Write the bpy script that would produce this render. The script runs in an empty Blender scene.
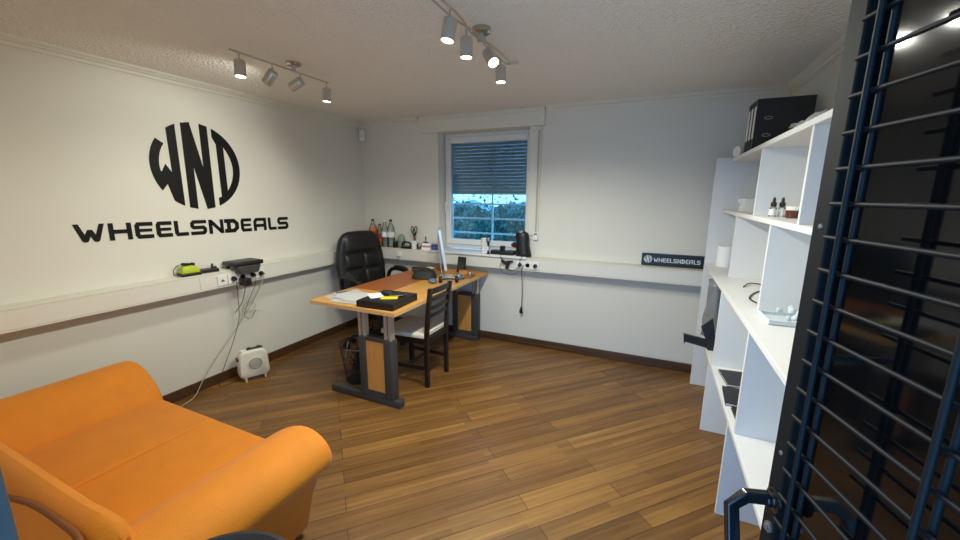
import bpy, bmesh, math, random
from mathutils import Vector, Matrix, Euler
random.seed(7)
SC = bpy.context.scene
COL = SC.collection
PI = math.pi
LX, BY, RX, FY, CH = -3.196, 3.706, 0.84, 0.12, 2.355      # room: left, back, right, front walls, ceiling height
LED = 0.128                                                 # depth of the cable trunking along the walls

# ------------------------------------------------------------------ camera
cam_data = bpy.data.cameras.new('camera')
cam = bpy.data.objects.new('camera', cam_data); COL.objects.link(cam)
FPX, YAW, PIT, ROL = 385.23, 0.4238, 0.1933, 0.0069
cam_data.sensor_width = 36.0; cam_data.sensor_fit = 'HORIZONTAL'
cam_data.lens = FPX * 36.0 / 960.0
cam_data.clip_start = 0.02
_f = Vector((-math.sin(YAW)*math.cos(PIT), math.cos(YAW)*math.cos(PIT), -math.sin(PIT)))
_r = Vector((math.cos(YAW), math.sin(YAW), 0)); _u = _r.cross(_f)
_r2 = _r*math.cos(ROL) + _u*math.sin(ROL); _u2 = -_r*math.sin(ROL) + _u*math.cos(ROL)
cam.matrix_world = Matrix(((_r2.x, _u2.x, -_f.x, 0), (_r2.y, _u2.y, -_f.y, 0), (_r2.z, _u2.z, -_f.z, 1.55), (0, 0, 0, 1)))
SC.camera = cam

# ------------------------------------------------------------------ sky and exposure
world = bpy.data.worlds.new('sky'); SC.world = world; world.use_nodes = True
_bg = world.node_tree.nodes['Background']
_bg.inputs['Color'].default_value = (0.19, 0.50, 1.0, 1); _bg.inputs['Strength'].default_value = 4.6
SC.view_settings.view_transform = 'Standard'; SC.view_settings.look = 'None'
SC.view_settings.gamma = 1.0; SC.view_settings.use_curve_mapping = False
SC.view_settings.exposure = 0.33
SPOT_COL = (0.96, 0.955, 0.85)
SPOT_W = {'wall': 9.0, 'mid': 45.0}

# ------------------------------------------------------------------ materials
def lin(c):
    return tuple((x/255/12.92 if x/255 <= 0.04045 else ((x/255+0.055)/1.055)**2.4) for x in c) + (1.0,)
def base_mat(name, rgb, rough=0.5, metal=0.0, **kw):
    m = bpy.data.materials.new(name); m.use_nodes = True
    b = m.node_tree.nodes['Principled BSDF']
    b.inputs['Base Color'].default_value = lin(rgb); b.inputs['Roughness'].default_value = rough
    b.inputs['Metallic'].default_value = metal
    for k, v in kw.items():
        b.inputs[k.replace('_', ' ')].default_value = v
    return m
def mat(name, rgb, rough=0.5, metal=0.0, var=0.06, scale=25.0, bump=0.0, bscale=None, stretch=None, **kw):
    """principled material with a little noise in colour and, if asked, in relief"""
    m = base_mat(name, rgb, rough, metal, **kw)
    nt = m.node_tree; N = nt.nodes; L = nt.links; b = N['Principled BSDF']
    tc = N.new('ShaderNodeTexCoord'); mp = N.new('ShaderNodeMapping')
    L.new(tc.outputs['Object'], mp.inputs['Vector'])
    if stretch: mp.inputs['Scale'].default_value = stretch
    no = N.new('ShaderNodeTexNoise'); no.inputs['Scale'].default_value = scale; no.inputs['Detail'].default_value = 4
    L.new(mp.outputs['Vector'], no.inputs['Vector'])
    if var:
        mx = N.new('ShaderNodeMix'); mx.data_type = 'RGBA'
        c = lin(rgb)
        mx.inputs[6].default_value = tuple(max(0, x*(1-var*2)) for x in c[:3]) + (1,)
        mx.inputs[7].default_value = tuple(min(1, x*(1+var*2)) for x in c[:3]) + (1,)
        L.new(no.outputs['Fac'], mx.inputs[0]); L.new(mx.outputs[2], b.inputs['Base Color'])
    if bump:
        n2 = no
        if bscale:
            n2 = N.new('ShaderNodeTexNoise'); n2.inputs['Scale'].default_value = bscale; n2.inputs['Detail'].default_value = 3
            L.new(mp.outputs['Vector'], n2.inputs['Vector'])
        bp = N.new('ShaderNodeBump'); bp.inputs['Strength'].default_value = bump; bp.inputs['Distance'].default_value = 0.01
        L.new(n2.outputs['Fac'], bp.inputs['Height']); L.new(bp.outputs['Normal'], b.inputs['Normal'])
    return m
def floor_mat():
    m = base_mat('oak_planks', (120, 84, 50), 0.33)
    nt = m.node_tree; N = nt.nodes; L = nt.links; b = N['Principled BSDF']
    tc = N.new('ShaderNodeTexCoord'); mp = N.new('ShaderNodeMapping')
    mp.inputs['Rotation'].default_value = (0, 0, -math.radians(46))
    L.new(tc.outputs['Object'], mp.inputs['Vector'])
    def brick(wid, hgt, mortar, off):
        k = N.new('ShaderNodeTexBrick'); k.inputs['Scale'].default_value = 1.0
        k.inputs['Brick Width'].default_value = wid; k.inputs['Row Height'].default_value = hgt
        k.inputs['Mortar Size'].default_value = mortar; k.inputs['Mortar Smooth'].default_value = 0.1
        k.inputs['Bias'].default_value = 0.0; k.offset = off; k.offset_frequency = 2
        k.inputs['Color1'].default_value = (0, 0, 0, 1); k.inputs['Color2'].default_value = (1, 1, 1, 1)
        k.inputs['Mortar'].default_value = (0.5, 0.5, 0.5, 1)
        L.new(mp.outputs['Vector'], k.inputs['Vector']); return k
    plank = brick(1.35, 0.104, 0.0016, 0.37)
    strip = brick(0.80, 0.0347, 0.0005, 0.43)
    st = N.new('ShaderNodeMapping'); st.inputs['Scale'].default_value = (2.2, 55, 1)
    L.new(mp.outputs['Vector'], st.inputs['Vector'])
    grain = N.new('ShaderNodeTexNoise'); grain.inputs['Scale'].default_value = 1.0; grain.inputs['Detail'].default_value = 6
    L.new(st.outputs['Vector'], grain.inputs['Vector'])
    blot = N.new('ShaderNodeTexNoise'); blot.inputs['Scale'].default_value = 1.6; blot.inputs['Detail'].default_value = 2
    L.new(mp.outputs['Vector'], blot.inputs['Vector'])
    def math_(op, a, c, v=None):
        x = N.new('ShaderNodeMath'); x.operation = op
        L.new(a, x.inputs[0])
        if c is not None: L.new(c, x.inputs[1])
        else: x.inputs[1].default_value = v
        return x.outputs[0]
    s = math_('MULTIPLY', strip.outputs['Color'], None, 0.20)
    p = math_('MULTIPLY', plank.outputs['Color'], None, 0.22)
    g = math_('MULTIPLY', grain.outputs['Fac'], None, 0.55)
    q = math_('MULTIPLY', blot.outputs['Fac'], None, 0.15)
    t = math_('ADD', math_('ADD', s, p), math_('ADD', g, q))
    t = math_('SUBTRACT', t, None, 0.06)
    cr = N.new('ShaderNodeValToRGB'); e = cr.color_ramp.elements
    e[0].position = 0.12; e[0].color = lin((78, 52, 25))
    e[1].position = 0.95; e[1].color = lin((178, 132, 68))
    k = e.new(0.5); k.color = lin((122, 85, 42))
    L.new(t, cr.inputs['Fac'])
    mx = N.new('ShaderNodeMix'); mx.data_type = 'RGBA'; mx.inputs[7].default_value = lin((38, 25, 16))
    L.new(plank.outputs['Fac'], mx.inputs[0]); L.new(cr.outputs['Color'], mx.inputs[6])
    L.new(mx.outputs[2], b.inputs['Base Color'])
    bp = N.new('ShaderNodeBump'); bp.inputs['Strength'].default_value = 0.25; bp.inputs['Distance'].default_value = 0.004
    L.new(grain.outputs['Fac'], bp.inputs['Height']); L.new(bp.outputs['Normal'], b.inputs['Normal'])
    rr = N.new('ShaderNodeMapRange'); rr.inputs['To Min'].default_value = 0.26; rr.inputs['To Max'].default_value = 0.48
    L.new(grain.outputs['Fac'], rr.inputs['Value']); L.new(rr.outputs['Result'], b.inputs['Roughness'])
    return m
def ceil_mat():
    m = base_mat('textured_plaster', (240, 235, 226), 0.85)
    nt = m.node_tree; N = nt.nodes; L = nt.links; b = N['Principled BSDF']
    tc = N.new('ShaderNodeTexCoord')
    v = N.new('ShaderNodeTexVoronoi'); v.inputs['Scale'].default_value = 62
    n = N.new('ShaderNodeTexNoise'); n.inputs['Scale'].default_value = 75; n.inputs['Detail'].default_value = 3
    L.new(tc.outputs['Object'], v.inputs['Vector']); L.new(tc.outputs['Object'], n.inputs['Vector'])
    a = N.new('ShaderNodeMath'); a.operation = 'ADD'; L.new(v.outputs['Distance'], a.inputs[0]); L.new(n.outputs['Fac'], a.inputs[1])
    bp = N.new('ShaderNodeBump'); bp.inputs['Strength'].default_value = 0.75; bp.inputs['Distance'].default_value = 0.012
    L.new(a.outputs[0], bp.inputs['Height']); L.new(bp.outputs['Normal'], b.inputs['Normal'])
    return m
def wood_mat(name, c0, c1, axis='Y', rough=0.4, sc=1.0):
    m = base_mat(name, c0, rough)
    nt = m.node_tree; N = nt.nodes; L = nt.links; b = N['Principled BSDF']
    tc = N.new('ShaderNodeTexCoord'); mp = N.new('ShaderNodeMapping')
    s = {'X': (3, 60, 60), 'Y': (60, 3, 60), 'Z': (60, 60, 3)}[axis]
    mp.inputs['Scale'].default_value = tuple(x*sc for x in s)
    L.new(tc.outputs['Object'], mp.inputs['Vector'])
    n = N.new('ShaderNodeTexNoise'); n.inputs['Scale'].default_value = 1; n.inputs['Detail'].default_value = 5
    L.new(mp.outputs['Vector'], n.inputs['Vector'])
    cr = N.new('ShaderNodeValToRGB'); e = cr.color_ramp.elements
    e[0].position = 0.3; e[0].color = lin(c0); e[1].position = 0.72; e[1].color = lin(c1)
    L.new(n.outputs['Fac'], cr.inputs['Fac']); L.new(cr.outputs['Color'], b.inputs['Base Color'])
    return m
def glow_mat(name, rgb, strength):
    m = base_mat(name, (250, 250, 245), 0.4)
    b = m.node_tree.nodes['Principled BSDF']
    b.inputs['Emission Color'].default_value = rgb + (1,); b.inputs['Emission Strength'].default_value = strength
    return m
def glass_mat(name, rgb=(235, 245, 245), rough=0.0, mixw=0.85):
    m = bpy.data.materials.new(name); m.use_nodes = True; nt = m.node_tree; N = nt.nodes; L = nt.links
    N.remove(N['Principled BSDF'])
    t = N.new('ShaderNodeBsdfTransparent'); t.inputs['Color'].default_value = lin(rgb)
    g = N.new('ShaderNodeBsdfGlossy'); g.inputs['Roughness'].default_value = rough
    fr = N.new('ShaderNodeFresnel'); fr.inputs['IOR'].default_value = 1.5
    x = N.new('ShaderNodeMixShader'); L.new(fr.outputs[0], x.inputs[0]); L.new(t.outputs[0], x.inputs[1]); L.new(g.outputs[0], x.inputs[2])
    L.new(x.outputs[0], N['Material Output'].inputs['Surface'])
    return m

M = {}
M['floor'] = floor_mat(); M['ceiling'] = ceil_mat()
M['wall'] = mat('white_wall_paint', (222, 219, 206), 0.8, var=0.012, scale=3, bump=0.03, bscale=120)
M['trim'] = mat('white_moulding_paint', (222, 219, 204), 0.55, var=0.01)
M['duct'] = mat('cream_plastic_trunking', (219, 215, 200), 0.4, var=0.01)
M['lid'] = mat('cream_plastic_lid', (224, 221, 208), 0.35, var=0.01)
M['skirt'] = wood_mat('brown_skirting', (62, 40, 24), (92, 62, 36), 'X', 0.4)
M['pvc'] = mat('white_window_frame', (226, 226, 224), 0.3, var=0.01)
M['shelf'] = mat('white_shelf_board', (226, 226, 224), 0.42, var=0.01)
M['shelf_edge'] = M['shelf']
M['black'] = mat('black_plastic', (22, 22, 23), 0.42, var=0.05)
M['vinyl'] = mat('black_vinyl_lettering', (13, 12, 11), 0.6, var=0.03, Specular_IOR_Level=0.25)
M['white'] = mat('white_plastic', (232, 231, 225), 0.35, var=0.01)
M['cream'] = mat('cream_enamel', (232, 230, 216), 0.35, var=0.01)
M['grille'] = mat('grey_speaker_grille', (158, 154, 142), 0.6, var=0.15, scale=300)
M['nickel'] = mat('brushed_nickel', (196, 190, 180), 0.36, 0.55, var=0.03, scale=40)
M['chrome'] = mat('polished_canopy', (190, 188, 184), 0.14, 1.0, var=0.01)
M['steel'] = mat('silver_steel', (178, 174, 166), 0.3, 0.8, var=0.03)
M['bulb'] = glow_mat('lit_lamp_lens', (1.0, 0.93, 0.78), 14.0)
M['sofa'] = mat('orange_velour', (210, 124, 6), 0.75, var=0.07, scale=9, bump=0.25, bscale=260, Sheen_Weight=0.12, Sheen_Roughness=0.4)
M['piping'] = mat('brown_piping', (120, 66, 20), 0.7, var=0.04)
M['desk'] = wood_mat('honey_beech_laminate', (206, 146, 64), (224, 168, 86), 'Y', 0.35)
M['inlay'] = wood_mat('cherry_laminate', (160, 88, 36), (176, 102, 46), 'Y', 0.38)
M['desk_edge'] = mat('beech_edge_band', (214, 172, 112), 0.4, var=0.03)
M['panel'] = wood_mat('beech_leg_panel', (196, 134, 62), (212, 152, 80), 'Z', 0.4)
M['anthracite'] = mat('anthracite_metal', (62, 60, 58), 0.5, var=0.04)
M['post'] = mat('pale_telescopic_post', (190, 180, 164), 0.35, 0.5, var=0.03)
M['darkwood'] = wood_mat('black_brown_wood', (26, 19, 16), (38, 28, 23), 'Z', 0.35)
M['seat'] = mat('cream_seat_fabric', (222, 214, 192), 0.8, var=0.02, bump=0.1, bscale=300)
M['leather'] = mat('black_leather', (20, 19, 19), 0.42, var=0.08, scale=40, bump=0.12, bscale=90)
M['paper'] = mat('white_paper', (248, 248, 245), 0.7, var=0.01)
M['yellow'] = mat('yellow_paper', (236, 210, 40), 0.6, var=0.02)
M['lime'] = mat('lime_plastic', (176, 190, 20), 0.45, var=0.03)
M['orange'] = mat('orange_card', (214, 138, 40), 0.55, var=0.05)
M['amber'] = mat('orange_drink', (236, 120, 36), 0.15, var=0.05)
M['red'] = mat('red_label', (160, 40, 30), 0.45, var=0.05)
M['clear'] = glass_mat('clear_plastic', (244, 249, 246), 0.05)
M['glass'] = glass_mat('window_pane', (225, 238, 240), 0.0)
M['foil'] = mat('pale_clear_plastic', (206, 216, 218), 0.12, var=0.06, scale=80)
M['smoke'] = glass_mat('grey_translucent_plastic', (150, 152, 156), 0.25)
M['alu'] = mat('aluminium_back', (205, 208, 212), 0.35, 0.35, var=0.02)
M['screen'] = mat('dark_screen', (14, 15, 18), 0.08, var=0.02)
M['mirror'] = mat('black_door_sheet', (9, 11, 13), 0.07, var=0.04, Specular_IOR_Level=0.5)
M['gate'] = mat('black_steel_frame', (24, 24, 24), 0.62, 0.0, var=0.05, Specular_IOR_Level=0.15)
M['wire'] = mat('blue_black_mesh_wire', (14, 16, 19), 0.6, 0.0, var=0.05, Specular_IOR_Level=0.25)
M['bolt'] = mat('bright_bolt', (150, 150, 148), 0.4, 0.8, var=0.02)
M['cord'] = mat('dark_cord', (44, 38, 34), 0.55, var=0.03)
M['grey_cord'] = mat('pale_cord', (176, 170, 154), 0.5, var=0.03)
M['binder'] = mat('black_marbled_board', (34, 34, 33), 0.6, var=0.25, scale=120)
M['brown_glass'] = mat('brown_jar', (86, 40, 26), 0.2, var=0.05)
M['green'] = mat('pale_green_plastic', (128, 148, 124), 0.4, var=0.04)
M['olive'] = mat('dark_olive_fabric', (36, 39, 34), 0.7, var=0.15, scale=40, bump=0.2)
M['blue'] = mat('blue_grey_foil', (120, 140, 168), 0.25, 0.3, var=0.2, scale=60)
M['pink'] = mat('pink_notes', (214, 150, 140), 0.6, var=0.04)
M['navy'] = mat('blue_notes', (70, 88, 150), 0.5, var=0.04)
M['tan'] = mat('tan_wood', (150, 108, 74), 0.5, var=0.06)
M['leaf'] = mat('hedge_leaf', (88, 136, 126), 0.4, var=0.4, scale=6)
M['bounce_ground'] = mat('pale_bounce_ground', (205, 204, 198), 0.85, var=0.1, scale=8)  # unseen ground, made pale to bounce daylight up to the ceiling
M['slat'] = mat('grey_shutter_slat', (168, 168, 158), 0.5, var=0.03)
M['iron'] = mat('white_iron_bar', (225, 230, 235), 0.4, var=0.02)
M['jamb'] = mat('grey_door_jamb', (84, 82, 80), 0.5, var=0.03)
M['sign'] = mat('black_sign_board', (24, 24, 25), 0.35, var=0.03)
M['sign_ink'] = mat('pale_sign_print', (206, 208, 206), 0.5, var=0.02)

# ------------------------------------------------------------------ geometry helpers
def T(p): return Vector(p)
def box(bm, c, s, rot=None, bev=0.0, seg=2):
    r = bmesh.ops.create_cube(bm, size=1.0); vs = r['verts']
    for v in vs: v.co = Vector((v.co.x*s[0], v.co.y*s[1], v.co.z*s[2]))
    if bev:
        es = list({e for v in vs for e in v.link_edges})
        o = bmesh.ops.bevel(bm, geom=es, offset=min(bev, 0.49*min(s)), segments=seg, affect='EDGES', profile=0.5)
        vs = list({v for f in o['faces'] for v in f.verts} | {v for v in vs if v.is_valid})
    m = Euler(rot).to_matrix() if rot else None
    for v in vs:
        if m: v.co = m @ v.co
        v.co += Vector(c)
    return vs
def frame(d):
    d = Vector(d).normalized()
    a = Vector((0, 0, 1)) if abs(d.z) < 0.9 else Vector((1, 0, 0))
    u = d.cross(a).normalized(); return u, d.cross(u).normalized()
def loft(bm, rings, cap=True, closed=False):
    vr = [[bm.verts.new(p) for p in r] for r in rings]
    n = len(vr[0]); k = len(vr)
    for i in range(k if closed else k-1):
        a, b = vr[i], vr[(i+1) % k]
        for j in range(n):
            bm.faces.new((a[j], a[(j+1) % n], b[(j+1) % n], b[j]))
    if cap and not closed:
        bm.faces.new(list(reversed(vr[0]))); bm.faces.new(vr[-1])
    return vr
def cyl(bm, p0, p1, r0, r1=None, n=16):
    p0, p1 = Vector(p0), Vector(p1); r1 = r0 if r1 is None else r1
    u, w = frame(p1-p0)
    rg = [[p + (u*math.cos(2*PI*i/n) + w*math.sin(2*PI*i/n))*r for i in range(n)] for p, r in ((p0, r0), (p1, r1))]
    loft(bm, rg)
def smooth_path(pts, sub=6):
    pts = [Vector(p) for p in pts]; out = []
    for i in range(len(pts)-1):
        p0 = pts[max(i-1, 0)]; p1 = pts[i]; p2 = pts[i+1]; p3 = pts[min(i+2, len(pts)-1)]
        for k in range(sub):
            t = k/sub
            out.append(0.5*((2*p1) + (p2-p0)*t + (2*p0-5*p1+4*p2-p3)*t*t + (3*p1-p0-3*p2+p3)*t**3))
    out.append(pts[-1]); return out
def tube(bm, pts, r, n=8, closed=False):
    pts = [Vector(p) for p in pts]; k = len(pts); rings = []; u = None
    for i, p in enumerate(pts):
        if closed: d = pts[(i+1) % k] - pts[i-1]
        else: d = pts[min(i+1, k-1)] - pts[max(i-1, 0)]
        if d.length < 1e-9: d = Vector((0, 0, 1))
        d.normalize()
        if u is None: u, _ = frame(d)
        u = (u - d*u.dot(d)); u = frame(d)[0] if u.length < 1e-6 else u.normalized()
        w = d.cross(u); rr = r[i] if isinstance(r, (list, tuple)) else r
        rings.append([p + (u*math.cos(2*PI*j/n) + w*math.sin(2*PI*j/n))*rr for j in range(n)])
    loft(bm, rings, closed=closed)
def lathe(bm, prof, c=(0, 0, 0), n=24, mtx=None):
    c = Vector(c); rings = []
    for r, z in prof:
        ring = []
        for i in range(n):
            p = Vector((max(r, 1e-4)*math.cos(2*PI*i/n), max(r, 1e-4)*math.sin(2*PI*i/n), z))
            if mtx: p = mtx @ p
            ring.append(c + p)
        rings.append(ring)
    loft(bm, rings)
def ell(bm, c, s, n=16, m=10, rot=None):
    prof = [(math.sin(PI*i/m), -math.cos(PI*i/m)) for i in range(m+1)]
    mt = (Euler(rot).to_matrix() if rot else Matrix.Identity(3)) @ Matrix.Diagonal(Vector(s))
    lathe(bm, prof, c, n, mt)
def prism(bm, poly, fn, d0, d1):
    """flat outline (u, v) pushed from d0 to d1; fn(u, v, d) gives the point"""
    a = [bm.verts.new(fn(u, v, d0)) for u, v in poly]; b = [bm.verts.new(fn(u, v, d1)) for u, v in poly]
    n = len(poly)
    bm.faces.new(list(reversed(a))); bm.faces.new(b)
    for i in range(n): bm.faces.new((a[i], a[(i+1) % n], b[(i+1) % n], b[i]))
def stroke(poly, t):
    """outline of a polyline of width t with mitred corners"""
    P = [Vector(p) for p in poly]; L_, R_ = [], []
    for i, p in enumerate(P):
        d0 = (P[i]-P[i-1]).normalized() if i else None
        d1 = (P[i+1]-P[i]).normalized() if i < len(P)-1 else None
        if d0 is None: nrm = Vector((-d1.y, d1.x)); k = 1
        elif d1 is None: nrm = Vector((-d0.y, d0.x)); k = 1
        else:
            n0, n1 = Vector((-d0.y, d0.x)), Vector((-d1.y, d1.x)); nrm = (n0+n1).normalized(); k = 1/max(nrm.dot(n1), 0.45)
        L_.append(p + nrm*t/2*k); R_.append(p - nrm*t/2*k)
    return L_, R_
def ribbon(bm, poly, t, fn, d0, d1):
    L_, R_ = stroke(poly, t)
    for i in range(len(poly)-1):
        q = [L_[i], R_[i], R_[i+1], L_[i+1]]
        prism(bm, [(p.x, p.y) for p in q], fn, d0, d1)
def obj(name, bm, m, parent=None, smooth=None, bevel=0.0, subsurf=0):
    bmesh.ops.recalc_face_normals(bm, faces=bm.faces[:])
    me = bpy.data.meshes.new(name); bm.to_mesh(me); bm.free()
    if m is not None: me.materials.append(m)
    o = bpy.data.objects.new(name, me); COL.objects.link(o)
    if parent is not None: o.parent = parent
    if smooth is not None:
        for p in me.polygons: p.use_smooth = True
        if smooth > 0:
            ang = math.radians(smooth); b2 = bmesh.new(); b2.from_mesh(me)
            for e in b2.edges:
                if len(e.link_faces) == 2 and e.calc_face_angle(0) > ang: e.smooth = False
            b2.to_mesh(me); b2.free()
    if bevel:
        md = o.modifiers.new('edge', 'BEVEL'); md.width = bevel; md.segments = 2; md.limit_method = 'ANGLE'
    if subsurf:
        md = o.modifiers.new('round', 'SUBSURF'); md.levels = subsurf; md.render_levels = subsurf
    return o
def BM(): return bmesh.new()
def tag(o, label, cat, group=None):
    o['label'] = label; o['category'] = cat
    if group: o['group'] = group
    return o
def thing(name, label, cat, loc=(0, 0, 0), rz=0.0, group=None):
    o = bpy.data.objects.new(name, None); COL.objects.link(o)
    o.empty_display_size = 0.1; o.location = loc; o.rotation_euler = (0, 0, rz)
    return tag(o, label, cat, group)
def struct(o):
    o['kind'] = 'structure'; return o
def part_box(name, c, s, m, parent=None, rot=None, bev=0.0, seg=2, smooth=None):
    bm = BM(); box(bm, c, s, rot, bev, seg); return obj(name, bm, m, parent, smooth)
def copy_thing(root, loc, label, group=None, rz=None):
    r = root.copy(); COL.objects.link(r); r.location = loc
    if rz is not None: r.rotation_euler = (0, 0, rz)
    r['label'] = label
    if group: r['group'] = group
    for ch in list(root.children):
        c = ch.copy(); COL.objects.link(c); c.parent = r
        for g in list(ch.children):
            d = g.copy(); COL.objects.link(d); d.parent = c
    return r

# ------------------------------------------------------------------ room shell
bm = BM(); box(bm, (-1.2, 1.75, -0.04), (4.2, 4.1, 0.08)); struct(obj('floor', bm, M['floor']))
bm = BM(); box(bm, (-1.2, 1.75, CH+0.05), (4.3, 4.3, 0.10)); struct(obj('ceiling', bm, M['ceiling']))
bm = BM(); box(bm, (LX-0.1, 1.75, CH/2), (0.2, 4.3, CH)); struct(obj('wall_left', bm, M['wall']))
bm = BM(); box(bm, (RX+0.1, 1.75, CH/2), (0.2, 4.3, CH)); struct(obj('wall_right', bm, M['wall']))
WX0, WX1, WZ0, WZ1 = -2.172, -1.158, 0.935, 2.19            # window recess
bm = BM()
WT = 0.34
for x0, x1, z0, z1 in ((LX, WX0, 0, CH), (WX1, RX, 0, CH), (WX0, WX1, 0, WZ0), (WX0, WX1, WZ1, CH)):
    box(bm, ((x0+x1)/2, BY+WT/2, (z0+z1)/2), (x1-x0, WT, z1-z0))
struct(obj('wall_back', bm, M['wall']))
DX0, DX1 = -0.76, 0.47                                      # doorway in the front wall
bm = BM()
for x0, x1, z0, z1 in ((LX, DX0-0.05, 0, CH), (DX1+0.05, RX, 0, CH), (DX0-0.05, DX1+0.05, 2.10, CH)):
    box(bm, ((x0+x1)/2, FY-0.15, (z0+z1)/2), (x1-x0, 0.30, z1-z0))
struct(obj('wall_front', bm, M['wall']))
bm = BM()
box(bm, (DX0-0.025, FY-0.14, 1.025), (0.05, 0.34, 2.05)); box(bm, (DX1+0.025, FY-0.14, 1.025), (0.05, 0.34, 2.05))
box(bm, ((DX0+DX1)/2, FY-0.14, 2.075), (DX1-DX0+0.10, 0.34, 0.05)); struct(obj('trim_4', bm, M['jamb'], bevel=0.004))
bm = BM(); box(bm, (LX+0.009, 1.91, 0.04), (0.018, 3.58, 0.08)); struct(obj('baseboard_left', bm, M['skirt'], bevel=0.004))
bm = BM(); box(bm, (-1.18, BY-0.009, 0.04), (4.03, 0.018, 0.08)); struct(obj('baseboard_back', bm, M['skirt'], bevel=0.004))
# crown moulding: stepped profile (distance from wall, height below ceiling)
CP = [(0, 0), (0.052, 0), (0.050, -0.010), (0.034, -0.022), (0.036, -0.027), (0.022, -0.034), (0.018, -0.050), (0.007, -0.054), (0.004, -0.064), (0, -0.064)]
bm = BM(); prism(bm, CP, lambda u, v, d: (LX+u, d, CH+v), FY, BY); struct(obj('trim_1', bm, M['trim']))
bm = BM(); prism(bm, CP, lambda u, v, d: (d, BY-u, CH+v), -1.0, RX)
prism(bm, CP, lambda u, v, d: (d, BY-u, CH+v), LX, -2.40); struct(obj('trim_2', bm, M['trim']))
bm = BM(); prism(bm, CP, lambda u, v, d: (RX-u, d, CH+v), FY, BY); struct(obj('trim_3', bm, M['trim']))
# shutter box above the window with its flush access lid, and the strap rail beside it
bm = BM(); box(bm, (-1.70, BY-0.018, 2.272), (1.375, 0.036, 0.166)); box(bm, (-1.70, BY-0.022, 2.315), (1.38, 0.044, 0.010))
box(bm, (-1.40, BY-0.021, 2.235), (0.30, 0.042, 0.05)); struct(obj('trim_5', bm, M['trim'], bevel=0.003))
bm = BM(); box(bm, (-1.098, BY-0.008, 1.67), (0.11, 0.016, 1.03)); box(bm, (-1.048, BY-0.011, 1.67), (0.014, 0.022, 1.03)); struct(obj('trim_6', bm, M['trim'], bevel=0.003))
# faint filled crack in the ceiling is part of its plaster; window sill:
bm = BM(); box(bm, ((WX0+WX1)/2-0.01, BY-0.012, 0.943), (WX1-WX0+0.10, 0.276, 0.022), bev=0.006)
struct(obj('trim_7', bm, M['pvc'], smooth=40))

# ------------------------------------------------------------------ window
win = struct(bpy.data.objects.new('window_1', None)); COL.objects.link(win); win.location = (0, BY+0.125, 0)
def frame_ring(bm, x0, x1, z0, z1, w, y0, y1, bot=None):
    bot = bot or w
    prism(bm, [(x0, z0), (x0+w, z0), (x0+w, z1), (x0, z1)], lambda u, v, d: (u, d, v), y0, y1)
    prism(bm, [(x1-w, z0), (x1, z0), (x1, z1), (x1-w, z1)], lambda u, v, d: (u, d, v), y0, y1)
    prism(bm, [(x0+w, z1-w), (x1-w, z1-w), (x1-w, z1), (x0+w, z1)], lambda u, v, d: (u, d, v), y0, y1)
    prism(bm, [(x0+w, z0), (x1-w, z0), (x1-w, z0+bot), (x0+w, z0+bot)], lambda u, v, d: (u, d, v), y0, y1)
bm = BM(); frame_ring(bm, WX0+0.004, WX1-0.002, 0.958, WZ1-0.002, 0.055, 0.02, 0.09, 0.06); obj('window_frame', bm, M['pvc'], win, bevel=0.004)
bm = BM(); frame_ring(bm, -2.152, -1.163, 1.000, 2.150, 0.060, 0.0, 0.06); sash = obj('window_sash', bm, M['pvc'], win, bevel=0.006)
bm = BM(); box(bm, (-1.6575, 0.035, 1.575), (0.875, 0.012, 1.04)); obj('window_pane', bm, M['glass'], win)
bm = BM(); box(bm, (-2.122, -0.006, 1.44), (0.026, 0.012, 0.07), bev=0.004); cyl(bm, (-2.122, -0.01, 1.455), (-2.122, -0.05, 1.455), 0.009)
box(bm, (-2.122, -0.052, 1.405), (0.018, 0.014, 0.125), bev=0.005); obj('window_handle', bm, M['white'], win, smooth=40)
# roller shutter half lowered behind the pane, with light slots between the slats
sh = thing('roller_shutter', 'grey slatted roller shutter lowered halfway outside the window', 'shutter', (0, BY+0.27, 0))
bm = BM(); k = 0
z = 1.565
while z < 2.20:
    prism(bm, [(-0.004, 0.0), (0.004, 0.006), (0.006, 0.016), (0.003, 0.027), (-0.004, 0.030)], lambda u, v, d, z=z: (d, u, z+v), WX0+0.01, WX1-0.01)
    x = WX0+0.012+(0.012 if k % 2 else 0)
    while x < WX1-0.03:
        box(bm, (x+0.0103, -0.002, z+0.0325), (0.0206, 0.004, 0.0068)); x += 0.024
    k += 1; z += 0.036
obj('slat_curtain', bm, M['slat'], sh)
bm = BM(); box(bm, ((WX0+WX1)/2, 0, 1.558), (WX1-WX0-0.02, 0.016, 0.016)); obj('bottom_rail', bm, M['iron'], sh)
gr = thing('window_grille', 'white iron bar grille outside below the half lowered shutter', 'grille', (0, BY+0.315, 0))
for zz in (1.447, 1.284, 1.118):
    bm = BM(); box(bm, ((WX0+WX1)/2, 0, zz), (WX1-WX0-0.02, 0.018, 0.018)); obj('bar', bm, M['iron'], gr)
bm = BM(); box(bm, (-1.665, 0.0, 1.52), (0.018, 0.019, 1.3)); obj('bar', bm, M['iron'], gr)
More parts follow.
